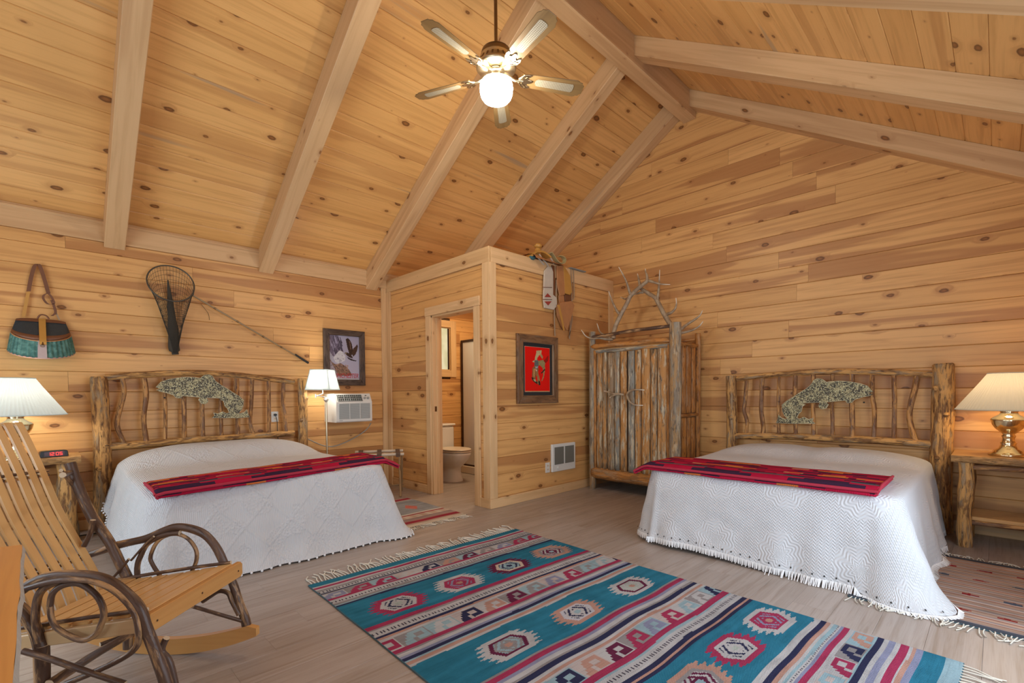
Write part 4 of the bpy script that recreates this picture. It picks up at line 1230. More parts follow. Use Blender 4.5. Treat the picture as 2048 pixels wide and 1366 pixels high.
# ------------------------------------------------------------------ armoire
ax0, ax1, ay0, ay1 = 4.80, 5.40, 2.42, 3.535
am = thing('armoire', 'rustic armoire of weathered bark slabs with antler handles in the corner', 'armoire', (5.1, 2.98, 0))
def slab(mb, O, U, V, N, w, h, seed, th=.02, bulge=.018, nu=6, nv=16, wav=.006):
    """half-log board: w along U, h along V, rounded face towards N, ragged edges"""
    O, U, V, N = Vector(O), Vector(U), Vector(V), Vector(N); rows = []; tcs = []
    for j in range(nv+1):
        v = h*j/nv; r = []; tr = []
        e0 = wav*mnoise.noise(Vector((seed, v*6, 0))); e1 = w+wav*mnoise.noise(Vector((seed+9, v*6, 0)))
        for i in range(nu+1):
            f = i/nu; u = lerp(e0, e1, f)
            d = th+bulge*math.sqrt(max(0, 1-(2*f-1)**2))+.005*mnoise.noise(Vector((u*14+seed, v*9, seed)))
            if i in (0, nu): d = 0
            r.append(O+U*u+V*v+N*d); tr.append((v+seed*3.1, u+seed, d*1.5))
        rows.append(r); tcs.append(tr)
    flip = U.cross(V).dot(N) < 0
    k0 = len(mb.f)
    I = mb.grid(rows, True, False, tcs); mb.face(I[0][::-1]); mb.face(I[-1])
    if flip:
        for k in range(k0, len(mb.f)): mb.f[k] = mb.f[k][::-1]
X_, Y_, Z_ = Vector((1, 0, 0)), Vector((0, 1, 0)), Vector((0, 0, 1))
b = MB(); b.box((ax0+.03, ay0+.02, .12), (ax1, ay1-.02, 1.72), .004); b.build('carcass', M['dark_void'], am)
def post(x, y, r, z1, mat, fl=1.0):
    b = MB(); b.capm = 1; log(b, [(x, y, 0), (x+.006, y+.006, z1*.3), (x-.004, y-.004, z1*.65), (x, y, z1)], r, 14, .1, 5); b.build('post', [M[mat], M['endgrain']], am)
post(ax0+.01, ay1-.03, .040, 1.935, 'greylog'); post(ax0+.005, ay0+.0, .062, 1.925, 'greylog'); post(ax1-.03, ay0+.01, .03, 1.86, 'weather_side'); post(ax1-.03, ay1-.03, .03, 1.75, 'weather_side')
# doors: y runs right to left in the picture
def door(ya, yb, widths, label):
    d = MB(); d.box((ax0+.016, ya+.004, .27), (ax0+.03, yb-.004, 1.665), .002); d = d.build('door', M['dark_void'], am); d['label'] = label
    y = ya+.006; tot = sum(widths)
    for i, w in enumerate(widths):
        ww = (yb-ya-.012)*w/tot
        b = MB(); slab(b, (ax0+.012, y+.003, .265), Y_, Z_, -X_, ww-.006, 1.40+.02*mnoise.noise(Vector((y*9, 1, 2))), y*11+i, .010, .016); b.build('slab', M['weather'], d); y += ww
    return d
ymid = 3.01
dL = door(ymid, ay1-.085, (1, .85, 1.1, .7, 1.0), 'left door of weathered slabs')
dR = door(ay0+.085, ymid, (1.2, .8, 1.1, .8, .9), 'right door of weathered slabs')
for ya, yb in ((ay0+.062, ay0+.09), (ay1-.09, ay1-.06)):
    b = MB(); slab(b, (ax0+.01, ya, .25), Y_, Z_, -X_, yb-ya, 1.45, ya*7, .016, .008, 4, 14, .003); b.build('door_frame', M['weather_side'], am)
b = MB(); slab(b, (ax0+.02, ay0+.05, 1.665), Z_, Y_, -X_, .05, ay1-ay0-.08, 4.2, .012, .01, 4, 18, .006); b.build('top_rail', M['weather'], am)
b = MB(); slab(b, (ax0+.012, ay0+.04, 1.715), Z_, Y_, -X_, .07, ay1-ay0-.07, 8.2, .022, .022, 5, 18, .008); b.build('top_rail', M['weather_side'], am)
b = MB(); slab(b, (ax0+.012, ay0+.04, .13), Z_, Y_, -X_, .14, ay1-ay0-.07, 6.7, .022, .024, 6, 18, .012); b.build('bottom_rail', M['weather_side'], am)
# side panels facing the right bed
for z0, z1, ws in ((.95, 1.70, (1, .8, 1.1, .9)), (.15, .90, (.9, 1.1, .8, 1))):
    x = ax0+.07; tot = sum(ws)
    for i, w in enumerate(ws):
        ww = (ax1-.06-x0_ if False else (ax1-.065-(ax0+.07)))*w/tot
        b = MB(); slab(b, (x+.002, ay0+.03, z0), X_, Z_, -Y_, ww-.004, z1-z0, x*9+z0, .010, .014); b.build('side_slab', M['weather_side'], am); x += ww
for z in (.90, 1.69):
    b = MB(); slab(b, (ax0+.06, ay0+.03, z), Z_, X_, -Y_, .05, ax1-ax0-.1, z*5, .022, .018, 5, 12); b.build('side_rail', M['weather_side'], am)
b = MB(); b.box((ax0+.01, ay0, 1.70), (ax1, ay1-.02, 1.725), .003); b.build('top_board', M['stand_pine'], am)
b = MB(); b.capm = 1; log(b, [(ax0-.012, ay1-.05, 1.868), (ax0-.01, 3.3, 1.872), (ax0-.012, 3.0, 1.888), (ax0-.01, 2.7, 1.893), (ax0-.01, ay0+.03, 1.893)], .02, 10, .18, 6); b.build('gallery_rail', [M['branch'], M['endgrain']], am)
b = MB(); log(b, [(ax1-.03, ay1-.03, 1.78), (ax1-.03, 3.0, 1.79), (ax1-.03, ay0, 1.79)], .016, 8); b.build('gallery_rail', M['weather_side'], am)

# antlers: tc plus a tip attribute for the bleached points
def antler_piece(mb, tips, pts, r0, r1, n=6, seg=9):
    P = sm_path(pts, n); m = len(P)-1; i0 = len(mb.v)
    mb.tube(P, [lerp(r0, r1, (i/m)**1.2) for i in range(m+1)], seg, wob=.08, seed=rng.uniform(0, 9))
    k = len(mb.v)-i0
    for q in range(k):
        i = min(q//seg, m); tips.append((i/m)**2 if r1 < .006 else 0.0)
def finish_antler(mb, tips, name, parent):
    o = mb.build(name, M['antler'], parent)
    a = o.data.attributes.new('tip', 'FLOAT', 'POINT'); a.data.foreach_set('value', tips); return o
PA = lambda px, py, x: wp(px, py, 'x', x)
def elk(label, beam, tines, x, base):
    t = thing('elk_antler', label, 'antler', base)
    mb = MB(); tips = []
    antler_piece(mb, tips, [PA(*p) for p in beam], .029, .021, 6, 11); finish_antler(mb, tips, 'main_beam', t)
    for tn in tines:
        mb = MB(); tips = []; antler_piece(mb, tips, [PA(*p) for p in tn], .0185, .0035); finish_antler(mb, tips, 'tine', t)
    return t
# crop (1150,520) scale 6.83
c_ = lambda x, y, d=5.05: (1150+x/6.829, 520+y/6.829, d)
elk('left elk antler rising from the armoire top and crossing in front of the other', [c_(520, 1075, 4.93), c_(545, 930, 4.96), c_(610, 780, 5.0), c_(700, 610, 5.03), c_(760, 490, 5.05), c_(860, 390, 5.05), c_(960, 310, 5.05), c_(1000, 270, 5.05)],
    [[c_(610, 740, 5.0), c_(570, 690, 4.99), c_(520, 590, 4.98), c_(485, 500, 4.98), c_(460, 425, 4.98)], [c_(760, 470, 5.05), c_(735, 400, 5.03), c_(700, 290, 5.0), c_(650, 190, 4.98), c_(597, 95, 4.97)],
     [c_(985, 290, 5.05), c_(985, 220, 5.05), c_(965, 160, 5.06), c_(962, 118, 5.07)], [c_(1000, 280, 5.05), c_(1080, 305, 5.05), c_(1180, 330, 5.07), c_(1300, 335, 5.10)],
     [c_(740, 520, 5.05), c_(680, 530, 5.09), c_(620, 505, 5.13)], [c_(510, 1085, 4.93), c_(420, 1080, 4.86), c_(330, 1065, 4.82), c_(245, 1075, 4.75), c_(150, 1040, 4.72), c_(85, 955, 4.70)], [c_(470, 1070, 4.93), c_(380, 1015, 4.95), c_(335, 970, 4.96), c_(300, 865, 4.97)]], 5.0, (4.95, 3.35, 1.725))
elk('right elk antler behind, its brow tines reaching past the armoire post', [c_(1420, 1010, 5.0), c_(1300, 870, 5.1), c_(1210, 730, 5.12), c_(1140, 590, 5.13), c_(1090, 510, 5.13), c_(1000, 455, 5.13), c_(900, 390, 5.13)],
    [[c_(1260, 740, 5.12), c_(1320, 715, 5.1), c_(1370, 660, 5.1), c_(1385, 590, 5.1), c_(1378, 518, 5.1)], [c_(1125, 540, 5.13), c_(1140, 430, 5.14), c_(1150, 300, 5.15), c_(1157, 135, 5.16)], [c_(890, 370, 5.13), c_(870, 260, 5.14), c_(852, 185, 5.15)],
     [c_(930, 440, 5.13), c_(870, 450, 5.12), c_(800, 480, 5.12)], [c_(1420, 1000, 5.0), c_(1500, 985, 5.04), c_(1620, 950, 5.08), c_(1700, 900, 5.1), c_(1748, 838, 5.12)], [c_(1440, 950, 5.05), c_(1530, 880, 5.1), c_(1640, 810, 5.14), c_(1710, 750, 5.16), c_(1740, 690, 5.18)]], 5.1, (5.0, 2.45, 1.725))
for dd, pts in ((dL, [[(.018, 3.03, 1.16), (.045, 3.08, 1.17), (.05, 3.16, 1.175), (.035, 3.26, 1.20), (.02, 3.30, 1.205)], [(.045, 3.10, 1.17), (.055, 3.16, 1.145), (.05, 3.20, 1.125)]]), (dR, [[(.02, 2.985, 1.15), (.045, 2.95, 1.19), (.05, 2.88, 1.215), (.04, 2.80, 1.215), (.022, 2.76, 1.21)], [(.03, 2.98, 1.15), (.05, 2.93, 1.08), (.05, 2.86, 1.045), (.035, 2.77, 1.04)]])):
    mb = MB(); tips = []
    for p in pts: antler_piece(mb, tips, [(ax0-.018-x, y, z) for x, y, z in p], .014, .005)
    finish_antler(mb, tips, 'antler_handle', dd)

# ------------------------------------------------------------------ horse tack on the bathroom partition
def ribbon(mb, pts, width, th=.004, wdir=(1, 0, 0), taper=None):
    P = sm_path(pts, 5); W = Vector(wdir).normalized(); rows = []; n = len(P); L = 0; tcs = []
    for i, p in enumerate(P):
        t = (P[min(i+1, n-1)]-P[max(i-1, 0)]).normalized(); nn = t.cross(W).normalized()
        if i: L += (p-P[i-1]).length
        w = (width if taper is None else lerp(width, taper, i/(n-1)))/2
        rows.append([p-W*w-nn*th/2, p+W*w-nn*th/2, p+W*w+nn*th/2, p-W*w+nn*th/2]); tcs.append([(-w, L, 0), (w, L, 0), (w, L, th), (-w, L, th)])
    I = mb.grid(rows, False, True, tcs); mb.face(I[0]); mb.face(I[-1][::-1])
TY = BY-.03
pt = lambda px, py, y=TY: wp(px, py, 'y', y)
tk = thing('saddle', 'old leather saddle with pale panel and hanging straps on top of the bathroom partition', 'saddle', (4.2, BY+.06, BH))
b = MB()   # seat and horn
rows = []
for i in range(13):
    x = lerp(3.82, 4.36, i/12); f = i/12; hgt = .10*(1-f)+.12*math.exp(-((f-.12)/.12)**2)*.5+.03+.05*math.exp(-((f-.95)/.12)**2)
    rows.append([(x, BY+.06+.17*math.cos(a*PI/10), BH-.02+hgt*.45*math.sin(a*PI/10)+.0) for a in range(11)])
b.grid(rows, True); b.build('saddle_seat', M['leather'], tk)
hn = pt(1076, 492, BY+.02)
b = MB(); b.tube([(hn.x-.01, hn.y+.01, BH+.05), (hn.x, hn.y, hn.z-.03)], [.055, .03], 12); b.sphere(hn, .042, 14, 8, (1.15, 1.1, .7)); b.build('saddle_horn', M['leather_yellow'], tk)
b = MB(); ribbon(b, [pt(1059, 512, BY-.01), pt(1068, 505, BY), pt(1082, 506, BY), pt(1096, 516, BY-.02)], .10, .02, (0, 1, 0)); b.build('fork_cover', M['leather_yellow'], tk)
b = MB(); b.sphere(pt(1065, 515, BY-.02), .045, 10, 6, (1, .6, .6)); b.build('blanket_edge', M['teal_cloth'], tk)
for q in ([(1078,508),(1085,518),(1094,528),(1100,540)], [(1070,510),(1080,520),(1088,530)], [(1088,507),(1100,515),(1108,528)]):
    b = MB(); ribbon(b, [pt(x, y, BY-.025) for x, y in q], .02, .006, (1, 0, .4)); b.build('latigo', M['rawhide'], tk)
b = MB(); cc = [pt(x, y, BY-.02) for x, y in ((1095,508),(1101,506),(1106,512),(1112,521),(1119,527),(1126,527),(1129,520),(1125,514),(1118,512))]
ribbon(b, cc, .05, .008, (0, 1, 0)); b.build('cantle_roll', simple('olive_roll', (.42, .36, .17, 1), .6), tk)
# pale rawhide panel with two red triangles
def panel(px, th, mat, name, y, parent=tk):
    b = MB(); L = [pt(x, z, y) for x, z in px]
    pl = [(p.x, p.z) for p in L]
    if sum(a[0]*c[1]-c[0]*a[1] for a, c in zip(pl, pl[1:]+pl[:1])) < 0: pl = pl[::-1]
    b.prism(pl, th, Matrix(((1, 0, 0, 0), (0, 0, -1, y), (0, 1, 0, 0), (0, 0, 0, 1))), min(.003, th*.3))
    return b.build(name, mat, parent)
pn = panel([(1087,542),(1094,533),(1101,535),(1104,545),(1104,590),(1111,596),(1112,612),(1105,620),(1087,616),(1085,600),(1086,560)], .02, M['rawhide'], 'rawhide_panel', BY-.022)
panel([(1089,594),(1095,586.5),(1102,594.5)], .004, M['red_paint'], 'red_triangle', BY-.043, pn); panel([(1089,603),(1103,602.5),(1096,611)], .004, M['red_paint'], 'red_triangle', BY-.043, pn)
for py in (575, 599):
    b = MB(); b.tube([pt(1085, py-.5, BY-.045), pt(1104, py, BY-.045)], .0035, 6); b.build('binding_thong', M['leather_dark'], pn)
b = MB(); ribbon(b, [pt(1106, 531, BY-.03), pt(1107, 560, BY-.03), pt(1107, 592, BY-.03)], .045, .01); b.build('strap', M['leather_dark'], tk)
panel([(1112,532),(1124,531),(1127,560),(1128,590),(1118,592),(1113,570)], .014, M['leather'], 'fender', BY-.03)
panel([(1125,531),(1131,538),(1139,552),(1143,585),(1138,590),(1128,587),(1127,560)], .012, M['leather_yellow'], 'fender', BY-.032)
panel([(1128,589),(1141,590),(1142,610),(1130,608)], .010, M['leather_dark'], 'stirrup_leather', BY-.02)
panel([(1116,591),(1127,591),(1128,606),(1117,606)], .010, M['leather'], 'stirrup_leather', BY-.025)
st = panel([(1110,612),(1116,606),(1136,603),(1142,612),(1137,632),(1130,655),(1127,661),(1121,652),(1113,632)], .055, M['leather'], 'stirrup_cover', BY-.02)
b = MB(); ribbon(b, [pt(1117, 610, BY-.08), pt(1124, 640, BY-.08), pt(1128, 661, BY-.075)], .035, .008, taper=.02); b.build('cover_seam', M['leather_yellow'], st)
for q, w in (([(1109,618),(1109,645),(1110,672)], .016), ([(1142,536),(1144,590),(1141,640),(1139,678)], .014), ([(1147,537),(1148,590),(1146,600)], .014), ([(1143,606),(1144,640),(1138,675)], .012), ([(1113,560),(1112,600)], .02)):
    b = MB(); ribbon(b, [pt(x, y, BY-.028) for x, y in q], w, .004); b.build('thong', M['thong'], tk)
b = MB(); b.box((4.50, BY-.05, BH+.0), (4.80, BY+.06, BH+.012), .004); b.build('cinch', simple('grey_webbing', (.30, .30, .27, 1), .9, 0, .4, 50), tk)

# ------------------------------------------------------------------ heater and outlet on the partition
ht = thing('wall_heater', 'white electric wall heater with two dark grilles low on the partition', 'heater', (4.37, BY, .27))
hx0, hx1, hz0, hz1 = 4.165, 4.595, .265, .588
b = MB(); b.box((hx0, BY-.03, hz0), (hx1, BY, hz1), .006); b.build('heater_body', M['white_plastic'], ht)
for a, c in ((hx0+.035, (hx0+hx1)/2-.012), ((hx0+hx1)/2+.012, hx1-.035)):
    b = MB(); b.box((a, BY-.032, hz0+.085), (c, BY-.029, hz1-.035)); g = b.build('grille', M['grey_grille'], ht)
    b = MB()
    for k in range(22):
        x = lerp(a, c, (k+.5)/22); b.box((x-.002, BY-.036, hz0+.085), (x+.002, BY-.031, hz1-.035))
    stuff(b.build('grille_fins', simple('heater_fin', (.20, .19, .16, 1), .5), g))
b = MB(); b.tube([(hx0+.10, BY-.032, hz0+.045), (hx0+.10, BY-.045, hz0+.045)], .016, 14); b.build('thermostat_knob', M['white_plastic'], ht)
def outlet(label, O, U, N, plug=True):
    U, N = Vector(U), Vector(N); Mx = Matrix(((U.x, N.x, 0, O[0]), (U.y, N.y, 0, O[1]), (0, 0, 1, O[2]), (0, 0, 0, 1)))
    t = thing('wall_outlet', label, 'outlet', O)
    b = MB(); b.box((-.037, 0, -.058), (.037, .006, .058), .002, Mx); b.build('cover_plate', M['white_plastic'], t)
    for z in (-.022, .022):
        b = MB(); b.box((-.016, .0058, z-.015), (.016, .008, z+.015), .002, Mx); r = b.build('receptacle', M['seat_cream'], t)
        b = MB(); b.box((-.007, .008, z-.004), (-.004, .0085, z+.006), 0, Mx); b.box((.004, .008, z-.004), (.007, .0085, z+.006), 0, Mx); b.build('slot', M['black'], r)
    return t, Mx
t_, _m = outlet('white cover plate just left of the wall heater', (4.11, BY, .325), (1, 0, 0), (0, -1, 0))
t_, Mx = outlet('white wall outlet with a black plug behind the left headboard', (1.812, YL, .945), (1, 0, 0), (0, -1, 0))
b = MB(); b.tube([Mx @ Vector((0, .008, .022)), Mx @ Vector((0, .035, .022))], .014, 10); b.tube(sm_path([Mx @ Vector(p) for p in ((0, .03, .02), (.012, .035, -.05), (.015, .03, -.15), (.02, .03, -.3), (.02, .03, -.9))], 6), .004, 6)
tag(b.build('plug_cord', M['black']), 'black plug and cord hanging from the outlet behind the left headboard', 'cord')
# ------------------------------------------------------------------ ceiling fan under the ridge
fx, fy = 2.37, YRIDGE
fan = thing('ceiling_fan', 'five-blade brass ceiling fan with cane-panelled oak blades and a lit opal globe', 'ceiling fan', (fx, fy, 3.25))
def fl_(prof, seg, name, mat, parent=fan, **k):
    b = MB(); b.lathe(prof, seg, (fx, fy, 0), **k); return b.build(name, mat, parent)
b = MB(); b.tube([(fx, fy, 3.69), (fx, fy, 4.33)], .0125, 12); b.build('downrod', M['dark_brass'], fan)
fl_([(.0, 4.345), (.055, 4.345), (.06, 4.33), (.05, 4.30), (.02, 4.27), (.0125, 4.265)], 24, 'canopy', M['dark_brass'])
fl_([(.0125, 3.665), (.035, 3.663), (.085, 3.658), (.102, 3.648), (.108, 3.63), (.108, 3.61)], 40, 'motor_housing', M['dark_brass'])
fl_([(.108, 3.61), (.114, 3.608), (.114, 3.60), (.112, 3.596), (.124, 3.565), (.140, 3.54), (.145, 3.527), (.135, 3.517), (.09, 3.512), (.05, 3.51)], 40, 'motor_band', M['antique_brass'])
b = MB()
for k in range(20):
    a = 2*PI*k/20; c, s_ = math.cos(a), math.sin(a)
    Mx = Matrix(((c, -s_, 0, fx), (s_, c, 0, fy), (0, 0, 1, 0), (0, 0, 0, 1))) @ Matrix.Translation((.1265, 0, 3.563)) @ Matrix.Rotation(math.radians(-28), 4, 'Y')
    b.box((-.004, -.0075, -.02), (.004, .0075, .02), .003, Mx)
stuff(b.build('vent_slots', M['dark_brass'], fan))
fl_([(.05, 3.51), (.062, 3.505), (.062, 3.49), (.052, 3.485), (.052, 3.455), (.07, 3.45), (.074, 3.442), (.066, 3.437)], 32, 'switch_housing', M['antique_brass'])
gl = fl_([(.064, 3.440), (.085, 3.437), (.105, 3.427), (.117, 3.408), (.120, 3.385), (.117, 3.355), (.110, 3.328), (.096, 3.308), (.075, 3.295), (.045, 3.288), (.0, 3.286)], 40, 'globe', M['globe'])
BZ = 3.472
bl = [(.195, -.05), (.26, -.056), (.40, -.062), (.56, -.069), (.605, -.071), (.618, -.066), (.63, -.058), (.648, -.055), (.658, -.038), (.668, -.032), (.668, 0)]
bl = bl+[(x, -y) for x, y in bl[-2::-1]]
cn = [(.315, -.028)]+[(.315-.022*math.sin(a*PI/8), -.028*math.cos(a*PI/8)) for a in range(1, 8)]+[(.315, .028), (.575, .034)]+[(.575+.016*math.sin(a*PI/8), .034*math.cos(a*PI/8)) for a in range(1, 8)]+[(.575, -.034)]
cn = cn[::-1]
for deg in (42, 114, 186, 258, 330):
    A = Matrix.Translation((fx, fy, BZ)) @ Matrix.Rotation(math.radians(deg), 4, 'Z'); T = A @ Matrix.Rotation(math.radians(-13), 4, 'X')
    b = MB(); b.prism(bl, .006, T, .0015)
    for i in range(len(b.tc)): pass
    o = b.build('blade', M['blade'], fan)
    b = MB(); b.prism(cn, .0016, T @ Matrix.Translation((0, 0, -.0012))); b.build('cane_panel', M['cane'], o)
    # bracket: arm, scroll plate and two leaves
    b = MB(); b.tube(sm_path([A @ Vector(p) for p in ((.05, 0, .03), (.10, 0, .012), (.14, .004, -.006), (.175, 0, -.004), (.20, 0, -.004))], 5), [.011]*10+[.010]*11, 8)
    br = b.build('blade_bracket', M['antique_brass'], o)
    b = MB()
    b.prism([(.165, -.018), (.20, -.052), (.235, -.058), (.258, -.05), (.245, -.036), (.225, -.03), (.235, -.016), (.262, -.012), (.272, 0), (.262, .012), (.235, .016), (.225, .03), (.245, .036), (.258, .05), (.235, .058), (.20, .052), (.165, .018)], .006, T @ Matrix.Translation((0, 0, -.0075)), .0015)
    b.build('scroll_plate', M['antique_brass'], br)
    b = MB()
    for sg in (-1, 1):
        b.tube([T @ Vector(p) for p in ((.172, sg*.012, -.009), (.195, sg*.040, -.009), (.225, sg*.047, -.009), (.212, sg*.024, -.009), (.19, sg*.018, -.009))], .0028, 6)
    stuff(b.build('scroll_relief', M['dark_brass'], br))

# ------------------------------------------------------------------ landing net on the eave wall
nt = thing('landing_net', 'old landing net with a long bamboo handle hung on the wall above the left bed', 'fishing net', (.873, 5.6, 2.27))
HC = Vector((.873, 5.575, 2.268))
def hoop(a): return HC+Vector((.188*math.cos(a), .055*math.sin(a), .178*math.sin(a)))
b = MB(); b.tube([hoop(2*PI*k/48) for k in range(48)], .0065, 8, closed=True); b.build('hoop', M['net_metal'], nt)
tip = Vector((.893, 5.60, 1.60))
rows = []
for j in range(25):
    f = j/24; r = []
    s_ = (1-f)**1.3*.86+.14*(1-f*.25)
    for k in range(44):
        a = 2*PI*k/44; h = hoop(a)-HC
        sag = Vector((0, -.11*math.sin(f*PI)*max(0, -math.sin(a)+.6), 0))
        p = HC.lerp(tip, f)+Vector((h.x*s_, h.y*s_, h.z*(1-f)**2.4))+sag*(.5)
        p.x += .012*math.sin(f*9+a*2)*f*(1-f)
        p.y = min(p.y, YL-.012)
        r.append(p)
    rows.append(r)
b = MB()
I = [[b.add(p) for p in r] for r in rows]
for j in range(24):
    for k in range(44):
        k2 = (k+1) % 44; k0 = k
        if (j+k) % 2 == 0: b.face((I[j][k], I[j][k2], I[j+1][k2], I[j+1][k]))
        else: b.face((I[j][k], I[j][k2], I[j+1][k2], I[j+1][k]))
nb = b.build('net_bag', M['net'], nt)
md = nb.modifiers.new('cords', 'WIREFRAME'); md.thickness = .0034; md.use_replace = True; md.use_even_offset = False
b = MB(); bp = [wp(336, 560, 'y', 5.62), wp(340, 600, 'y', 5.60), wp(344, 640, 'y', 5.59), wp(346, 670, 'y', 5.60), wp(349, 695, 'y', 5.61), wp(351, 709, 'y', 5.62)]
b.tube(sm_path(bp, 5), [.006+.042*math.sin(min(1, i/20)*PI*.5)*(1 if i < 23 else .6) for i in range(26)], 12, wob=.3, flat=.6); b.build('net_fold', M['net'], nt)
b = MB(); h0, h1 = wp(386, 591, 'y', 5.60), wp(600, 716, 'y', 5.635)
b.tube([h0.lerp(h1, k/10) for k in range(11)], .0085, 9, wob=.06); ph = b.build('handle', M['cane_pole'], nt)
b = MB()
for f in (.18, .38, .62, .80): p = h0.lerp(h1, f); d = (h1-h0).normalized(); b.tube([p-d*.012, p+d*.012], .0102, 9)
stuff(b.build('pole_ferrules', M['dark_brass'], ph))
b = MB(); b.tube([wp(590, 709, 'y', 5.634), wp(617, 726, 'y', 5.636)], .0125, 10); b.build('grip', M['black'], ph)
b = MB(); b.tube([hoop(-.25), h0, hoop(-.75)], .006, 8); b.build('hoop_socket', M['net_metal'], nt)
b = MB(); b.tube(sm_path([wp(402, 608, 'y', 5.62), wp(410, 618, 'y', 5.64), wp(417, 628, 'y', 5.65), wp(419, 640, 'y', 5.65)], 4), .002, 5); b.build('string', M['net'], nt)

# ------------------------------------------------------------------ fishing creel on the eave wall
cr = thing('fishing_creel', 'green wicker fishing creel with brown leather lid trim and shoulder strap on the wall', 'basket', (-.02, 5.6, 1.58))
CX0 = -.025
def dsec(a, bq, th): return Vector((CX0+a*math.cos(th), YL-.014-bq*max(0, math.sin(th))**.8, 0))
b = MB(); rows = []; NT_ = 72
for j in range(9):
    f = j/8; a = lerp(.198, .174, f); d = lerp(.175, .13, f); z = lerp(1.572, 1.722, f); r = []
    for k in range(NT_+1):
        th = PI*k/NT_; p = dsec(a, d, th); rib = .010*abs(math.sin(k*PI/4.0))**.7; n = (p-Vector((CX0, YL, 0))).normalized()
        zz = z-.072*math.sin(th)
        q = p+n*rib; r.append((q.x, q.y, zz))
    rows.append(r)
I = b.grid(rows, True); b.face([I[0][k] for k in range(NT_+1)]); b.build('basket_body', M['wicker'], cr)
b = MB(); b.tube([dsec(.200, .177, PI*k/40)+Vector((0, 0, 1.572-.072*math.sin(PI*k/40))) for k in range(41)], .006, 8); b.build('bottom_rim', simple('pink_wicker', (.50, .28, .22, 1), .6), cr)
def lidp(s, th):
    e = dsec(.178, .135, th)+Vector((0, 0, 1.730-.075*math.sin(th)))
    t = math.cos(th); bk = Vector((CX0+.148*t, YL-.02, 1.838-.012*abs(t)**4))
    return bk.lerp(e, s)
b = MB(); b.grid([[lidp(j/10, PI*k/48)+Vector((0, -.004*abs(math.sin(k*PI/2.0)), 0)) for k in range(49)] for j in range(11)], True); b.build('lid', M['wicker_dark'], cr)
b = MB(); b.grid([[lidp(s_, PI*k/48)+Vector((0, -.009 if i not in (0, 3) else -.002, .001)) for k in range(49)] for i, s_ in enumerate((.80, .82, 1.0, 1.02))], True); b.grid([[lidp(s_, PI*k/48)+Vector((0, -.008, .003)) for k in range(49)] for s_ in (0, .16)], True)
b.build('lid_leather', M['leather_dark'], cr)
b = MB(); b.tube([lidp(1.03, PI*k/48)+Vector((0, -.002, -.006)) for k in range(49)], .005, 6); b.build('lid_edge', M['leather'], cr)
b = MB(); ribbon(b, [lidp(-.02, PI*.49)+Vector((0, -.01, 0)), lidp(.5, PI*.49)+Vector((0, -.014, 0)), lidp(1.0, PI*.49)+Vector((0, -.016, 0)), lidp(1.12, PI*.49)+Vector((0, -.012, -.02))], .042, .006); b.build('center_strap', M['leather_yellow'], cr)
b = MB(); ribbon(b, [Vector((CX0+.002, YL-.156, 1.648)), Vector((CX0, YL-.178, 1.57)), Vector((CX0, YL-.198, 1.50))], .050, .004, taper=.056); b.build('front_panel', simple('faded_pink_panel', (.52, .40, .38, 1), .7, 0, .3, 30), cr)
b = MB(); b.tube([Vector((CX0+.012*math.cos(k*PI/8)+.002, YL-.182, 1.602+.008*math.sin(k*PI/8))) for k in range(16)], .0022, 6, closed=True); b.tube([(CX0+.004, YL-.165, 1.65), (CX0+.004, YL-.18, 1.612)], .006, 6); b.build('latch', M['dark_brass'], cr)
b = MB(); b.tube(sm_path([wp(75, 637, 'y', 5.58), wp(79, 631, 'y', 5.575), wp(85, 629.5, 'y', 5.575), wp(93, 632, 'y', 5.575), wp(98, 638, 'y', 5.58)], 4), .006, 8); b.build('carry_handle', M['leather_dark'], cr)
def strp(name, px, w, mat, y=5.64, tp=None):
    b = MB(); ribbon(b, [wp(x, z, 'y', y) for x, z in px], w, .005, (1, 0, .15), tp); return b.build(name, M[mat], cr)
strp('strap', [(47, 634), (52, 608), (57, 582)], .022, 'leather_yellow')
strp('strap', [(57, 583), (62, 556), (68, 535), (74, 528), (80, 533), (88, 556), (97, 587)], .026, 'leather_dark')
strp('strap_loop', [(97, 586), (88, 590), (87, 598), (96, 608), (108, 607), (103, 594), (96, 586)], .016, 'leather_dark', 5.62)
strp('strap_tail', [(103, 600), (108, 612), (111, 625), (104, 632)], .018, 'leather_dark', 5.62); strp('strap', [(108, 618), (114, 630), (119, 640)], .012, 'thong', 5.63)

# ------------------------------------------------------------------ pictures
def raster_print(name, parent, cols, O, U, V, w, h, N, mat):
    """flat printed sheet: one small face per cell; cols[row from top][col]"""
    R, C_ = cols.shape[:2]; b = MB(); O, U, V = Vector(O), Vector(U), Vector(V)
    I = [[b.add(O+U*(w*c/C_)+V*(h*(1-r/R)), (w*c/C_, h*r/R, 0)) for c in range(C_+1)] for r in range(R+1)]
    cl = []
    flip = U.cross(V).dot(Vector(N)) < 0
    for r in range(R):
        for c in range(C_):
            q = (I[r+1][c], I[r+1][c+1], I[r][c+1], I[r][c]); b.face(q[::-1] if flip else q); cl.append((*cols[r, c], 1))
    return b.build(name, mat, parent, True, cl)
def fillp(img, pts, col, jit=0.0):
    R, C_ = img.shape[:2]; yy, xx = np.mgrid[0:R, 0:C_]; X = (xx+.5)/C_; Y = (yy+.5)/R; ins = np.zeros((R, C_), bool)
    for (x0, y0), (x1, y1) in zip(pts, pts[1:]+pts[:1]):
        if y0 == y1: continue
        ins ^= ((Y < y0) != (Y < y1)) & (X < (x1-x0)*(Y-y0)/(y1-y0)+x0)
    c = np.array(col)[None, None, :]*(1+jit*(NPR.random((R, C_, 1))-.5)*2)
    img[ins] = np.clip(np.broadcast_to(c, img.shape)[ins], 0, 1)
NPR = np.random.default_rng(4)
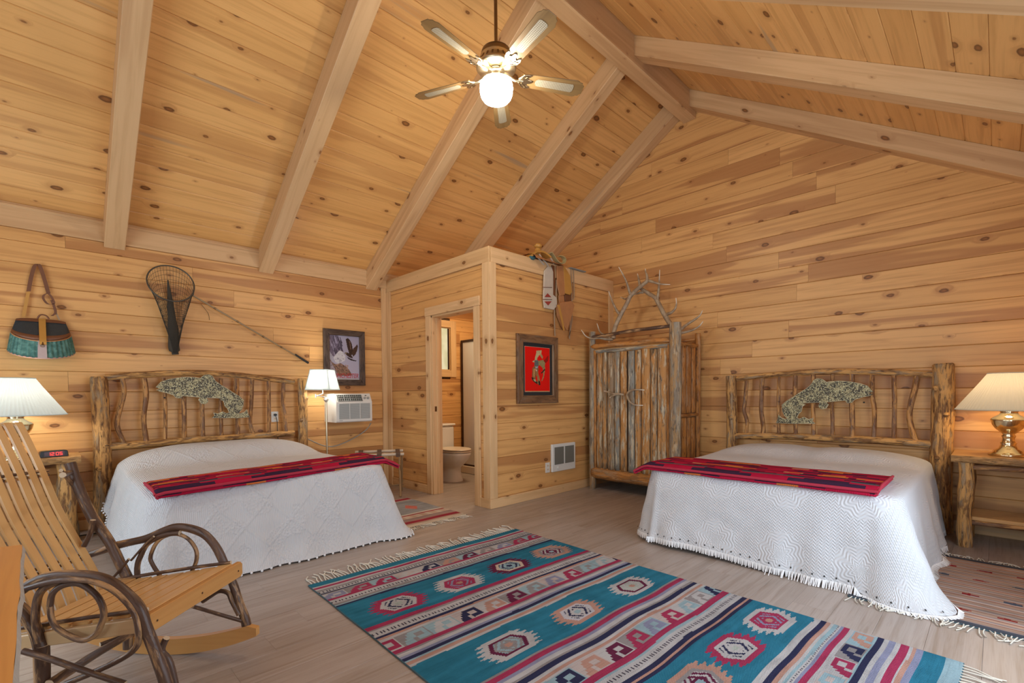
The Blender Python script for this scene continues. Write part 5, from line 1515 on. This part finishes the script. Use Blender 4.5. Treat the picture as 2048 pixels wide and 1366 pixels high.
def frame_(t, x0, x1, z0, z1, y, w, d, mat, lip=None):
    for nm, ol in (('frame_side', [(x0, z0), (x0+w, z0+w), (x0+w, z1-w), (x0, z1)]), ('frame_side', [(x1, z0), (x1, z1), (x1-w, z1-w), (x1-w, z0+w)]),
                   ('frame_side', [(x0, z1), (x0+w, z1-w), (x1-w, z1-w), (x1, z1)]), ('frame_side', [(x0, z0), (x1, z0), (x1-w, z0+w), (x0+w, z0+w)])):
        if sum(a[0]*c[1]-c[0]*a[1] for a, c in zip(ol, ol[1:]+ol[:1])) < 0: ol = ol[::-1]
        b = MB(); b.prism(ol, d, Matrix(((1, 0, 0, 0), (0, 0, -1, y), (0, 1, 0, 0), (0, 0, 0, 1))), .006)
        ver = abs(ol[0][0]-ol[2][0]) < abs(ol[0][1]-ol[2][1])
        for i, p in enumerate(b.v): b.tc[i] = (p[2], p[0], 0) if ver else (p[0], p[2], 0)
        b.build(nm, mat, t)
    if lip:
        b = MB(); q = [(x0+w, z0+w), (x1-w, z0+w), (x1-w, z1-w), (x0+w, z1-w)]
        b.tube([(a, y-d*.7, c) for a, c in q], .004, 6, closed=True); b.build('frame_lip', lip, t)
# eagle print beside the corner post
p1 = thing('framed_picture', 'dark-framed print of an eagle by a snowy cliff above the air conditioner', 'picture', (2.63, YL, 1.3))
x0, x1, z0, z1 = 2.367, 2.895, 1.300, 1.982
frame_(p1, x0, x1, z0, z1, YL-.002, .070, .035, M['frame_dark'], M['frame_barn'])
im = np.ones((110, 74, 3))*np.array([.44, .42, .52])
im[:] += (np.linspace(0, .10, 110)[:, None, None])
fillp(im, [(0, 0), (.30, 0), (.40, .20), (.47, .36), (.32, .44), (.18, .50), (.0, .40)], (.21, .18, .24), .35)
for k in range(26):
    x, y = NPR.random()*.38, NPR.random()*.42; fillp(im, [(x, y), (x+.02, y), (x+.09, y+.13), (x+.05, y+.14)], (.10, .085, .12) if k % 2 else (.36, .33, .42), .2)
fillp(im, [(0, .34), (.10, .45), (.16, .58), (.0, .62)], (.50, .49, .56), .15)
fillp(im, [(.14, .50), (.26, .40), (.34, .335), (.44, .36), (.53, .46), (.52, .56), (.40, .60), (.28, .64), (.2, .6)], (.66, .65, .67), .12)
for k in range(14):
    x, y = .18+NPR.random()*.28, .42+NPR.random()*.16; fillp(im, [(x, y), (x+.03, y+.01), (x+.015, y+.05)], (.40, .38, .42), .2)
fillp(im, [(.0, .50), (.08, .60), (.22, .66), (.36, .62), (.56, .70), (.66, .78), (.76, .90), (.0, .92)], (.30, .20, .15), .45)
for k in range(40):
    x, y = NPR.random()*.6, .64+NPR.random()*.2; fillp(im, [(x, y), (x+.05, y+.01), (x+.03, y+.05)], (.45, .30, .22) if k % 3 else (.16, .10, .08), .3)
fillp(im, [(.0, .55), (.06, .60), (.32, .93), (.2, .93), (.0, .75)], (.38, .33, .36), .3)
br_ = (.085, .05, .038)
fillp(im, [(.55, .07), (.62, .045), (.70, .09), (.75, .17), (.78, .28), (.77, .40), (.72, .45), (.66, .40), (.60, .25)], br_, .3)
fillp(im, [(.74, .38), (.80, .28), (.88, .22), (.94, .17), (.96, .22), (.93, .32), (.87, .41), (.79, .46)], (.12, .07, .05), .3)
fillp(im, [(.52, .39), (.58, .37), (.68, .40), (.76, .46), (.78, .50), (.68, .49), (.58, .44)], br_, .3)
fillp(im, [(.50, .40), (.545, .365), (.58, .385), (.55, .42)], (.30, .24, .18), .2)
fillp(im, [(.58, .46), (.66, .50), (.80, .535), (.90, .55), (.88, .57), (.74, .555), (.62, .52)], (.05, .03, .025), .3)
fillp(im, [(.66, .09), (.70, .13), (.73, .30), (.70, .30)], (.24, .16, .12), .2)
im[-4:] = (.55, .52, .53)
raster_print('print', p1, im**1.3, (x0+.070, YL-.012, z0+.070), (1, 0, 0), (0, 0, 1), x1-x0-.14, z1-z0-.14, (0, -1, 0), M['print'])
def text(body, parent, loc, size, mat, shear=0.0, ext=.0005, rot=(PI/2, 0, 0), name='lettering', sx=1.0):
    c = bpy.data.curves.new(name, 'FONT'); c.body = body; c.size = size; c.shear = shear; c.extrude = ext; c.align_x = 'CENTER'
    tmp = bpy.data.objects.new('tmp', c); me = bpy.data.meshes.new_from_object(tmp); bpy.data.objects.remove(tmp)
    me.materials.clear(); me.materials.append(mat); me.name = name
    o = bpy.data.objects.new(name, me); COL.objects.link(o); o.parent = parent
    o.location = loc_of(parent, loc); o.rotation_euler = rot; o.scale = (sx, 1, 1); return o
b_ink = simple('black_ink', (.03, .02, .02, 1), .5)
text('WINCHESTER', p1, (2.635, YL-.0150, z0+.094), .080, simple('red_ink', (.50, .012, .012, 1), .4), .25, sx=.70)
# bucking horse print on the partition
p2 = thing('framed_picture', 'barn-wood framed red print of a bucking horse and rider on the partition', 'picture', (3.94, BY, 1.07))
x0, x1, z0, z1 = 3.605, 4.275, 1.072, 1.830
frame_(p2, x0, x1, z0, z1, BY-.002, .088, .034, M['frame_barn'], simple('pale_lip', (.50, .38, .24, 1), .5))
b = MB(); b.box((x0+.085, BY-.010, z0+.085), (x1-.085, BY-.004, z1-.085)); b.build('black_mat', M['mat_black'], p2)
im = np.ones((120, 84, 3))*np.array([.74, .006, .004])
def hz(pts, col, j=.35): fillp(im, [((x-235)/395, (y-345)/735) for x, y in pts], col, j)
cream, brn, dk, olive = (.52, .40, .20), (.26, .12, .045), (.03, .02, .018), (.30, .24, .10)
hz([(415,400),(455,395),(500,385),(492,455),(470,462),(455,480),(430,520),(420,560),(385,570),(395,500),(410,450)], cream)
hz([(470,465),(500,455),(520,490),(518,530),(500,520),(480,490)], (.40, .28, .12)); hz([(440,570),(520,545),(560,590),(550,640),(520,690),(470,640),(430,650)], olive)
hz([(385,560),(440,555),(450,640),(430,700),(380,690)], (.12, .13, .13)); hz([(350,690),(400,640),(450,690),(440,760),(400,840),(395,900),(360,910),(340,880)], brn)
hz([(365,700),(395,700),(385,830),(375,860),(360,820)], (.50, .26, .09)); hz([(330,850),(350,840),(400,890),(440,930),(430,960),(370,920)], dk); hz([(360,870),(400,880),(410,920),(380,910)], cream)
hz([(400,720),(430,740),(460,830),(475,930),(465,980),(430,950),(425,860)], (.36, .18, .07)); hz([(440,900),(470,900),(478,970),(450,975)], dk); hz([(505,640),(550,620),(555,700),(545,770),(535,830),(510,890),(490,910),(520,820),(520,720)], olive)
hz([(480,770),(550,690),(555,715),(500,775)], dk); hz([(345,585),(385,560),(380,600)], cream); hz([(530,560),(605,470),(612,480),(600,560),(560,600)], (.30, .01, .008)); hz([(395,665),(440,660),(430,690),(400,700)], (.35, .42, .46)); hz([(395,715),(425,710),(420,750)], (.62, .50, .40))
hz([(240,1065),(620,1065),(620,1078),(240,1078)], (.55, .30, .12), .2)
b = MB(); b.box((x0+.128, BY-.0125, z0+.128), (x1-.128, BY-.0095, z1-.128)); b.build('print_edge', simple('cream_paper', (.6, .35, .25, 1), .6), p2)
raster_print('print', p2, im, (x0+.131, BY-.0135, z0+.131), (1, 0, 0), (0, 0, 1), x1-x0-.262, z1-z0-.262, (0, -1, 0), M['print'])

# ------------------------------------------------------------------ through-the-wall air conditioner
ac = thing('air_conditioner', 'white air conditioner set in the wall beside the corner post', 'air conditioner', (2.6, YL, .86))
ax, bx_, az, bz, ay = 2.375, 2.822, .862, 1.198, 5.335
b = MB(); pf = [(YL, az), (ay+.012, az), (ay, az+.012), (ay, az+.235), (ay+.055, bz), (YL, bz)]
I0 = [b.add((ax, y, z)) for y, z in pf]; I1 = [b.add((bx_, y, z)) for y, z in pf]
for k in range(6): b.face((I0[k], I1[k], I1[(k+1) % 6], I0[(k+1) % 6]))
b.face(I0); b.face(I1[::-1]); acb = b.build('case', M['white_plastic'], ac)
b = MB(); b.box((ax+.028, ay-.006, az+.038), (bx_-.028, ay+.004, az+.222), .003); b.build('front_grille', simple('grille_panel', (.50, .51, .48, 1), .5), ac)
b = MB()
for k in range(24):
    z = az+.044+k*.0074; b.box((ax+.032, ay-.010, z), (bx_-.032, ay-.005, z+.0035))
stuff(b.build('louver_lines', M['grey_grille'], ac))
for k in (1, 2):
    x = lerp(ax+.03, bx_-.03, k/3); b = MB(); b.box((x-.003, ay-.012, az+.040), (x+.003, ay-.004, az+.220)); b.build('grille_bar', M['white_plastic'], ac)
sl = Vector((0, .055, bz-az-.235)).normalized(); Ms = Matrix(((1, 0, 0, 0), (0, sl.y, sl.z*-1, ay), (0, sl.z, sl.y, az+.235), (0, 0, 0, 1)))
Ms = Matrix(((1, 0, 0, 0), (0, -sl.z, sl.y, ay), (0, sl.y, sl.z, az+.235), (0, 0, 0, 1)))  # local y out of the slanted face, local z up it
b = MB(); b.box((ax+.025, -.002, .012), (bx_-.115, .002, .098), 0, Ms); g = b.build('air_outlet', M['dark_grille'], ac)
for k in range(4):
    xa = lerp(ax+.03, bx_-.12, k/4)
    b = MB()
    for r in range(3): b.box((xa+.004, .0015, .018+r*.028), (xa+.07, .006, .022+r*.028), .001, Ms)
    for c in range(4): b.box((xa+.004+c*.022, .0015, .014), (xa+.007+c*.022, .007, .096), .001, Ms)
    stuff(b.build('outlet_vanes', M['grey_grille'], g))
for k, x in enumerate((bx_-.085, bx_-.042)):
    b = MB(); b.tube([Ms @ Vector((x, 0, .05)), Ms @ Vector((x, .016, .05))], .014, 14); b.build('knob', M['grey_grille'], ac)
b = MB(); b.box((bx_-.072, -.001, .082), (bx_-.052, .003, .092), 0, Ms); b.build('badge', M['black'], ac)
b = MB(); b.box((ax+.035, ay-.001, az+.018), (ax+.075, ay+.002, az+.026), 0); b.build('name_badge', M['grey_grille'], ac)
b = MB(); b.tube(sm_path([wp(742, 846, 'y', 5.52), wp(732, 860, 'y', 5.60), wp(708, 876, 'y', 5.62), wp(680, 889, 'y', 5.63), wp(660, 893, 'y', 5.64), wp(640, 889, 'y', 5.64), wp(608, 874, 'y', 5.64), wp(598, 868, 'y', 5.645)], 6), .0065, 7); b.build('power_cord', M['cord_grey'], ac)

# ------------------------------------------------------------------ swing-arm floor lamp
lp = thing('floor_lamp', 'slim brass swing-arm floor lamp with a square white shade beside the air conditioner', 'lamp', (2.288, 5.40, 0))
b = MB(); b.lathe([(0, 0), (.125, 0), (.128, .012), (.11, .022), (.03, .032), (.018, .045), (.013, .07)], 32, (2.288, 5.40, 0)); b.build('base', M['brass'], lp)
b = MB(); b.tube([(2.288, 5.40, .05), (2.286, 5.40, 1.115)], .0115, 12); b.build('pole', M['antique_brass'], lp)
b = MB(); b.lathe([(.012, 1.10), (.022, 1.115), (.03, 1.125), (.026, 1.137), (.012, 1.145), (.006, 1.155)], 16, (2.286, 5.40, 0)); b.build('pole_cap', M['chrome'], lp)
e1 = wp(632, 788, 'y', 5.40); e2 = wp(645, 787, 'y', 5.40); p0 = Vector((2.286, 5.40, 1.155)); hd = wp(645.5, 778, 'y', 5.40)
b = MB(); b.tube([p0, Vector((e1.x, 5.41, p0.z+.025)), ], .0055, 8); b.tube([Vector((e1.x, 5.41, p0.z+.012)), Vector((hd.x, 5.40, p0.z+.045))], .0055, 8); b.tube([Vector((e1.x, 5.41, p0.z-.0)), Vector((e1.x, 5.41, p0.z+.04))], .009, 8); b.build('swing_arm', M['chrome'], lp)
SCx, SCy = hd.x, 5.40
b = MB(); b.tube([(SCx, SCy, 1.195), (SCx, SCy, 1.30)], .008, 8); b.build('socket', M['chrome'], lp)
s0, s1, zb_, zt_ = .139, .098, 1.245, 1.470
A = Matrix.Translation((SCx, SCy, 0)) @ Matrix.Rotation(math.radians(-137.4), 4, 'Z')
b = MB()
for k in range(4):
    R = A @ Matrix.Rotation(k*PI/2, 4, 'Z'); rows = []
    for j in range(6):
        f = j/5; s_ = lerp(s0, s1, f); rows.append([R @ Vector((s_+.0012*(i % 2), lerp(-s_, s_, i/36), lerp(zb_, zt_, f))) for i in range(37)])
    b.grid(rows, False)
sh = b.build('lamp_shade', M['shade_cool'], lp)
b = MB()
for s_, z in ((s0, zb_), (s1, zt_)): b.tube([A @ Vector(p) for p in ((s_, -s_, z), (s_, s_, z), (-s_, s_, z), (-s_, -s_, z))], .004, 6, closed=True)
for sx, sy in ((1, 1), (1, -1), (-1, 1), (-1, -1)): b.tube([A @ Vector((sx*s0, sy*s0, zb_)), A @ Vector((sx*s1, sy*s1, zt_))], .0035, 6)
b.build('shade_trim', M['shade_cool'], sh)
b = MB(); b.sphere((SCx, SCy, 1.335), .03, 12, 8, (1, 1, 1.2)); b.build('bulb', M['bulb_cool'], lp)
point('floor_lamp_light', (SCx, SCy, 1.335), 22, (1.0, .94, .82), .04)

# ------------------------------------------------------------------ folding luggage rack
rk = thing('luggage_rack', 'folding luggage rack with brown webbing straps behind the left bed', 'luggage rack', (2.75, 5.03, 0))
A0, A1, B0, B1 = Vector((2.44, 5.05, .495)), Vector((2.93, 4.80, .495)), Vector((2.585, 5.31, .505)), Vector((3.06, 5.03, .505))
for p, q in ((A0, A1), (B0, B1)):
    b = MB(); b.tube([p, q], .017, 10); b.build('rail', M['rack_wood'], rk)
du = (A1-A0).normalized()
for f in (.12, .5, .88):
    p, q = A0.lerp(A1, f), B0.lerp(B1, f); b = MB()
    ribbon(b, [p+Vector((0, 0, -.03))-(q-p)*.05, p+Vector((0, 0, .019))-(q-p)*.03, p.lerp(q, .5)+Vector((0, 0, .008)), q+Vector((0, 0, .019))+(q-p)*.03, q+Vector((0, 0, -.03))+(q-p)*.05], .05, .004, du); b.build('strap', M['strap'], rk)
for f in (.06, .94):
    p, q = A0.lerp(A1, f), B0.lerp(B1, f)
    for a, c in ((p, q), (q, p)):
        d = Vector((c.x, c.y, 0))+(c-a)*.18; d.z = .012
        b = MB(); b.tube([a+du*(.012 if a is p else -.012), d+du*(.012 if a is p else -.012)], .0125, 8); b.build('leg', M['rack_dark'], rk)
for f in (.2,):
    pass
b = MB(); b.tube([A0.lerp(B0, 1.1)*1+Vector((0, 0, -.42)), A1.lerp(B1, 1.1)+Vector((0, 0, -.42))], .009, 8); b.build('stretcher', M['rack_dark'], rk)

# ------------------------------------------------------------------ bathroom: toilet and shower stall
tl = thing('toilet', 'white toilet with a cream seat seen through the bathroom doorway', 'toilet', (3.95, 5.2, 0))
b = MB(); b.box((3.72, 5.44, .40), (4.165, 5.645, .735), .03, None, 2)
for i in range(len(b.f)): pass
b.build('tank', M['porcelain'], tl)
b = MB(); b.box((3.71, 5.43, .735), (4.175, 5.65, .765), .012); b.build('tank_lid', M['porcelain'], tl)
def oval(cx, cy, a, b0, b1, n=36): return [(cx+a*math.cos(2*PI*k/n), cy+(b1 if math.sin(2*PI*k/n) > 0 else b0)*math.sin(2*PI*k/n)) for k in range(n)]
b = MB(); rows = []
for z, a, b0, b1, cy in ((0, .125, .13, .26, 5.2), (.02, .12, .125, .26, 5.2), (.12, .10, .10, .24, 5.2), (.19, .10, .11, .24, 5.2), (.25, .14, .17, .26, 5.18), (.31, .172, .23, .29, 5.17), (.36, .182, .255, .30, 5.17), (.395, .185, .26, .30, 5.17), (.40, .17, .24, .28, 5.17)):
    rows.append([(x, y, z) for x, y in oval(3.95, cy, a, b0, b1)])
I = b.grid(rows, True, True); b.face(I[-1]); b.build('bowl', M['porcelain'], tl)
for nm, z0_, z1_ in (('seat', .404, .422), ('seat_lid', .428, .446)):
    b = MB(); b.prism(oval(3.95, 5.17, .188, .265, .25), z1_-z0_, Matrix.Translation((0, 0, z0_)), .005); b.build(nm, M['seat_cream'], tl)
sw = thing('shower_stall', 'shower stall with a white panel and dark bronze frame beyond the toilet', 'shower', (4.7, 5.2, 0))
b = MB(); b.box((4.43, 4.55, .0), (5.43, 5.655, .115), .01); b.build('shower_base', M['seat_cream'], sw)
b = MB(); b.box((4.44, 5.60, .115), (4.47, 5.645, 1.985), .002); b.build('frame_post', M['bronze_frame'], sw)
b = MB(); b.box((4.44, 4.60, 1.95), (4.47, 5.60, 1.985), .002); b.build('frame_rail', M['bronze_frame'], sw)
b = MB(); b.box((4.44, 4.60, .115), (4.47, 5.60, .14), .002); b.build('frame_rail', M['bronze_frame'], sw)
b = MB(); b.box((4.448, 4.60, .14), (4.454, 5.60, 1.95)); b.build('panel', M['shower_panel'], sw)
# ------------------------------------------------------------------ rugs
TEAL = (.026, .155, .235); NAVY = (.028, .03, .07); REDC = (.31, .035, .085); WHT = (.41, .40, .40); TANC = (.40, .23, .18); GRY = (.24, .22, .22); LAV = (.22, .23, .33); LBL = (.25, .36, .40); MAR = (.11, .02, .05)
def fringe_part(parent, pts, d, ln, seed, n=70, r=.0028, mat=None):
    """knotted tassels along pts (two points), lying on the floor towards d"""
    b = MB(); p, q = Vector(pts[0]), Vector(pts[1]); d = Vector(d).normalized(); w = (q-p).normalized(); rg = random.Random(seed)
    for k in range(n):
        o = p.lerp(q, (k+.5)/n); L = ln*rg.uniform(.65, 1.1); a = rg.uniform(-.6, .6)+.5*math.sin(k*.5)
        P = [o+Vector((0, 0, .004)), o+d*L*.35+w*(a*.012)+Vector((0, 0, .006)), o+d*L*.7+w*(a*.03+rg.uniform(-.012, .012))+Vector((0, 0, .004)), o+d*L+w*(a*.045+rg.uniform(-.025, .025))+Vector((0, 0, .003))]
        b.tube(sm_path(P, 2), r, 4, cap=False)
    return stuff(b.build('fringe', mat or M['fringe'], parent))
def rug(name, label, O, ex, ey, W, L, fcol, du, dv, th=.008, wave=.0):
    """pile sheet with one face per woven cell; O corner, ex across, ey along"""
    O, ex, ey = Vector((*O, 0)), Vector((*ex, 0)), Vector((*ey, 0))
    t = thing(name, label, 'rug', O+ex*(W/2)+ey*(L/2))
    nu, nv = int(round(W/du)), int(round(L/dv)); b = MB(); cl = []
    def P(i, j):
        u, v = W*i/nu, L*j/nv
        return O+ex*(u+.006*mnoise.noise(Vector((v*3, W, 0)))*(1 if i > nu/2 else -1)*(abs(i/nu-.5)*2)**6)+ey*(v+.012*mnoise.noise(Vector((u*3.2, v*1.3, 5))))+Vector((0, 0, th))
    I = [[b.add(P(i, j), (W*i/nu, L*j/nv, 0)) for i in range(nu+1)] for j in range(nv+1)]
    up = ex.cross(ey).z > 0
    for j in range(nv):
        for i in range(nu):
            q = (I[j][i], I[j][i+1], I[j+1][i+1], I[j+1][i]); b.face(q if up else q[::-1]); cl.append((*fcol(W*(i+.5)/nu, L*(j+.5)/nv), 1))
    o = b.build('weave', M['kilim'], t, True, cl)
    b = MB(); edge = [P(i, 0) for i in range(0, nu, 4)]+[P(nu, j) for j in range(0, nv, 4)]+[P(i, nv) for i in range(nu, 0, -4)]+[P(0, j) for j in range(nv, 0, -4)]
    b.tube([p-Vector((0, 0, th*.5)) for p in edge], th*.5, 6, closed=True); b.build('selvage', simple('rug_selvage', (.05, .10, .12, 1), .95), t)
    return t
BANDS = [(.065, TEAL), (.08, WHT), (.108, REDC), (.13, WHT), (.15, GRY), (.185, 'tick'), (.2, NAVY), (.212, GRY), (.295, 'motA'), (.318, REDC), (.332, WHT), (.372, 'tick'), (.40, GRY), (.412, LBL), (.432, NAVY), (.765, ('dia', .615, (.28, .70, 1.12, 1.54), 0)),
         (.80, REDC), (.815, GRY), (.832, WHT), (.872, 'tick'), (.882, WHT), (.902, NAVY), (.92, TANC), (.935, WHT), (1.047, 'motB'), (1.078, REDC), (1.09, GRY), (1.115, WHT), (1.132, LAV), (1.16, NAVY), (1.172, LBL), (1.196, TANC), (1.212, WHT),
         (1.505, ('dia', 1.372, (.43, .925, 1.43), 1)), (1.518, GRY), (1.55, REDC), (1.567, LAV), (1.592, WHT), (1.607, GRY), (1.636, NAVY), (1.652, WHT), (1.672, TANC), (1.682, WHT), (1.79, 'motC'), (1.825, REDC), (1.84, LBL), (1.85, WHT), (1.885, 'tick'), (1.90, WHT), (1.925, NAVY), (1.94, TANC), (1.956, NAVY),
         (2.258, ('dia', 2.108, (.42, .80, 1.165, 1.56), 2)), (2.285, WHT), (2.31, NAVY), (2.33, TANC), (2.345, WHT), (2.358, LBL), (2.372, 'tick'), (2.388, LAV), (2.412, REDC), (2.43, WHT), (2.515, 'motD'), (2.525, LBL), (2.55, NAVY), (2.568, WHT), (2.592, LAV), (2.61, WHT), (2.638, REDC), (2.65, WHT), (2.668, TANC), (2.692, LAV), (2.765, TEAL), (2.81, LBL)]
KC = [LBL, TANC, LAV, WHT, MAR, REDC, NAVY, GRY]
def dia_col(u, v, vc, us, kind, half):
    k = min(range(len(us)), key=lambda i: abs(us[i]-u)); dx, dy = abs(u-us[k]), abs(v-vc)
    a, bq = .142, half*.56
    tri = 1-abs(2*((dy/.030) % 1.0)-1)
    e = dx+.62*dy; d = max(dy/bq, e/a)
    sel = (k+kind) % 4
    pal = [(REDC, WHT, NAVY, WHT, (.36, .40, .36)), (WHT, REDC, LAV, REDC, TANC), (MAR, (.50, .40, .32), NAVY, LBL, NAVY), (TANC, GRY, WHT, MAR, LBL)][sel] if kind != 1 else [(WHT, MAR, LBL, GRY, TANC), (TANC, (.42, .42, .46), NAVY, WHT, LBL), (WHT, MAR, WHT, (.36, .40, .36), TANC)][k % 3]
    if d > 1:
        if dy < bq*1.12 and e < a+.052*tri: return pal[0]
        return None
    if d > .80: return pal[0]
    if d > .62: return pal[1]
    if d > .34:
        st = ((dx+dy*.9)/.036) % 1.0; return pal[2] if st > .5 else pal[3]
    if d > .17: return pal[3]
    return pal[4]
def mot_col(u, q, ph):
    per = .165; c = (u+ph)/per; k = int(math.floor(c)); p = c-k; fg = KC[(k*3+int(ph*50)) % 8]; bg = [WHT, GRY, LBL, (.42, .36, .34)][k % 4]
    if fg is bg: fg = REDC
    if .42 < p < .95 and .08 < q < .92:
        if .56 < p < .82 and .30 < q < .62: return bg
        if p < .56 and q > .62: return bg
        return fg
    st = math.floor(q*5)/5
    if p <= .42 and st > .15 and p > .42-st*.42: return fg
    return bg
def kilim(u, v):
    j = .004*mnoise.noise(Vector((u*2.1, v*.8, 3))); vv = v+j
    prev = 0.0
    for ve, c in BANDS:
        if vv <= ve:
            if isinstance(c, str):
                if c == 'tick': return (.06, .05, .07) if (u % .012) < .005 and .2 < (vv-prev)/(ve-prev) < .8 else WHT
                return mot_col(u, (vv-prev)/(ve-prev), {'motA': .04, 'motB': .10, 'motC': .0, 'motD': .07}[c])
            if isinstance(c, tuple) and c[0] == 'dia':
                r = dia_col(u, vv, c[1], c[2], c[3], (ve-prev)/2)
                if r: return r
                n = mnoise.noise(Vector((u*3, v*30, 1))); return tuple(x*(1+.25*n) for x in TEAL)
            n = mnoise.noise(Vector((u*9, v*60, 2))); return tuple(x*(1+.15*n) for x in c)
        prev = ve
    return LBL
ra = math.radians(1.8)
RO = Vector((1.125, 2.965)); rex = (math.cos(ra), -math.sin(ra)); rey = (-math.sin(ra), -math.cos(ra))
rg1 = rug('kilim_rug', 'large teal kilim with rows of stepped diamonds in the middle of the floor', RO, rex, rey, 1.755, 2.82, kilim, .0075, .0062)
def rp(u, v): return (RO.x+rex[0]*u+rey[0]*v, RO.y+rex[1]*u+rey[1]*v, .002)
fringe_part(rg1, (rp(.01, 0), rp(1.745, 0)), (-rey[0], -rey[1], 0), .16, 3, 80, .0040)
fringe_part(rg1, (rp(.01, 2.82), rp(1.745, 2.82)), (rey[0], rey[1], 0), .15, 4, 62, .0034)
def rust(u, v):
    n = mnoise.noise(Vector((u*1.5, v*26, 4))); s = (v/.0145+.8*mnoise.noise(Vector((v*9, 1, 1)))) % 5.0
    c = [(.38, .27, .20), (.30, .14, .10), (.42, .33, .27), (.26, .20, .19), (.40, .25, .17)][int(s)]
    if v < .05 or v > 1.25: c = (.06, .065, .08)
    for vc in (.22, .50, .82, 1.05):
        if abs(v-vc) < .022:
            m = mnoise.noise(Vector((u*7+vc*9, vc, 2))); q = ((u+.1*vc)/.17) % 1.0
            if .2 < q < .62 and abs(v-vc) < .020*(1-abs(q-.4)*2.0)*(.6+.4*(int(q*30) % 2)): c = (.24, .02, .02) if m > -.12 else (.07, .08, .11)
    return tuple(max(0, x*(1+.35*n)) for x in c)
rg2 = rug('striped_rug', 'faded rust and beige striped flat-weave rug beside the right bed and nightstand', (3.26, -.43), (0, 1), (1, 0), 1.02, 1.30, rust, .012, .006, .006)
fringe_part(rg2, ((3.26, -.42, .002), (3.26, .58, .002)), (-1, 0, 0), .10, 5, 54, .003); fringe_part(rg2, ((4.56, -.42, .002), (4.56, .58, .002)), (1, 0, 0), .07, 6, 54, .003)
def rosy(u, v):
    n = mnoise.noise(Vector((u*2, v*30, 4)))
    c = (.34, .04, .06)
    for ve, cc in ((.07, (.50, .43, .36)), (.10, (.40, .25, .20)), (.17, (.27, .03, .05)), (.20, (.35, .22, .20)), (.27, (.30, .22, .21)), (.36, (.46, .33, .27)), (.39, (.30, .05, .06)), (.43, (.50, .46, .43)), (.95, (.25, .26, .29)), (.98, (.5, .46, .43)), (1.06, (.28, .04, .06)), (1.4, (.4, .3, .26))):
        if v <= ve: c = cc; break
    if .27 < v < .36 and ((u/.12) % 1.0) < .45: c = (.50, .42, .36)
    if .5 < v < .8 and abs(((u/.35) % 1.0)-.5)*.35+abs(v-.65)*.6 < .07: c = (.45, .14, .12)
    return tuple(max(0, x*(1+.25*n)) for x in c)
rg3 = rug('striped_rug', 'small grey and rose striped rug between the left bed and the bathroom door', (2.16, 3.62), (1, 0), (0, 1), .74, 1.12, rosy, .012, .006, .006)
fringe_part(rg3, ((2.17, 3.62, .002), (2.89, 3.62, .002)), (0, -1, 0), .10, 7, 46, .003)

# ------------------------------------------------------------------ like things share a group
for stem_, grp in (('log_bed', 'peeled-log beds'), ('bedspread', 'chenille bedspreads'), ('wool_blanket', 'folded wool blankets'), ('nightstand', 'log nightstands'), ('table_lamp', 'brass table lamps'),
                   ('elk_antler', 'elk antlers on the armoire'), ('framed_picture', 'framed prints'), ('wall_outlet', 'outlet covers'), ('striped_rug', 'striped rugs')):
    for o in list(COL.objects):
        if o.name.split('.')[0] == stem_ and o.parent is None: o['group'] = grp
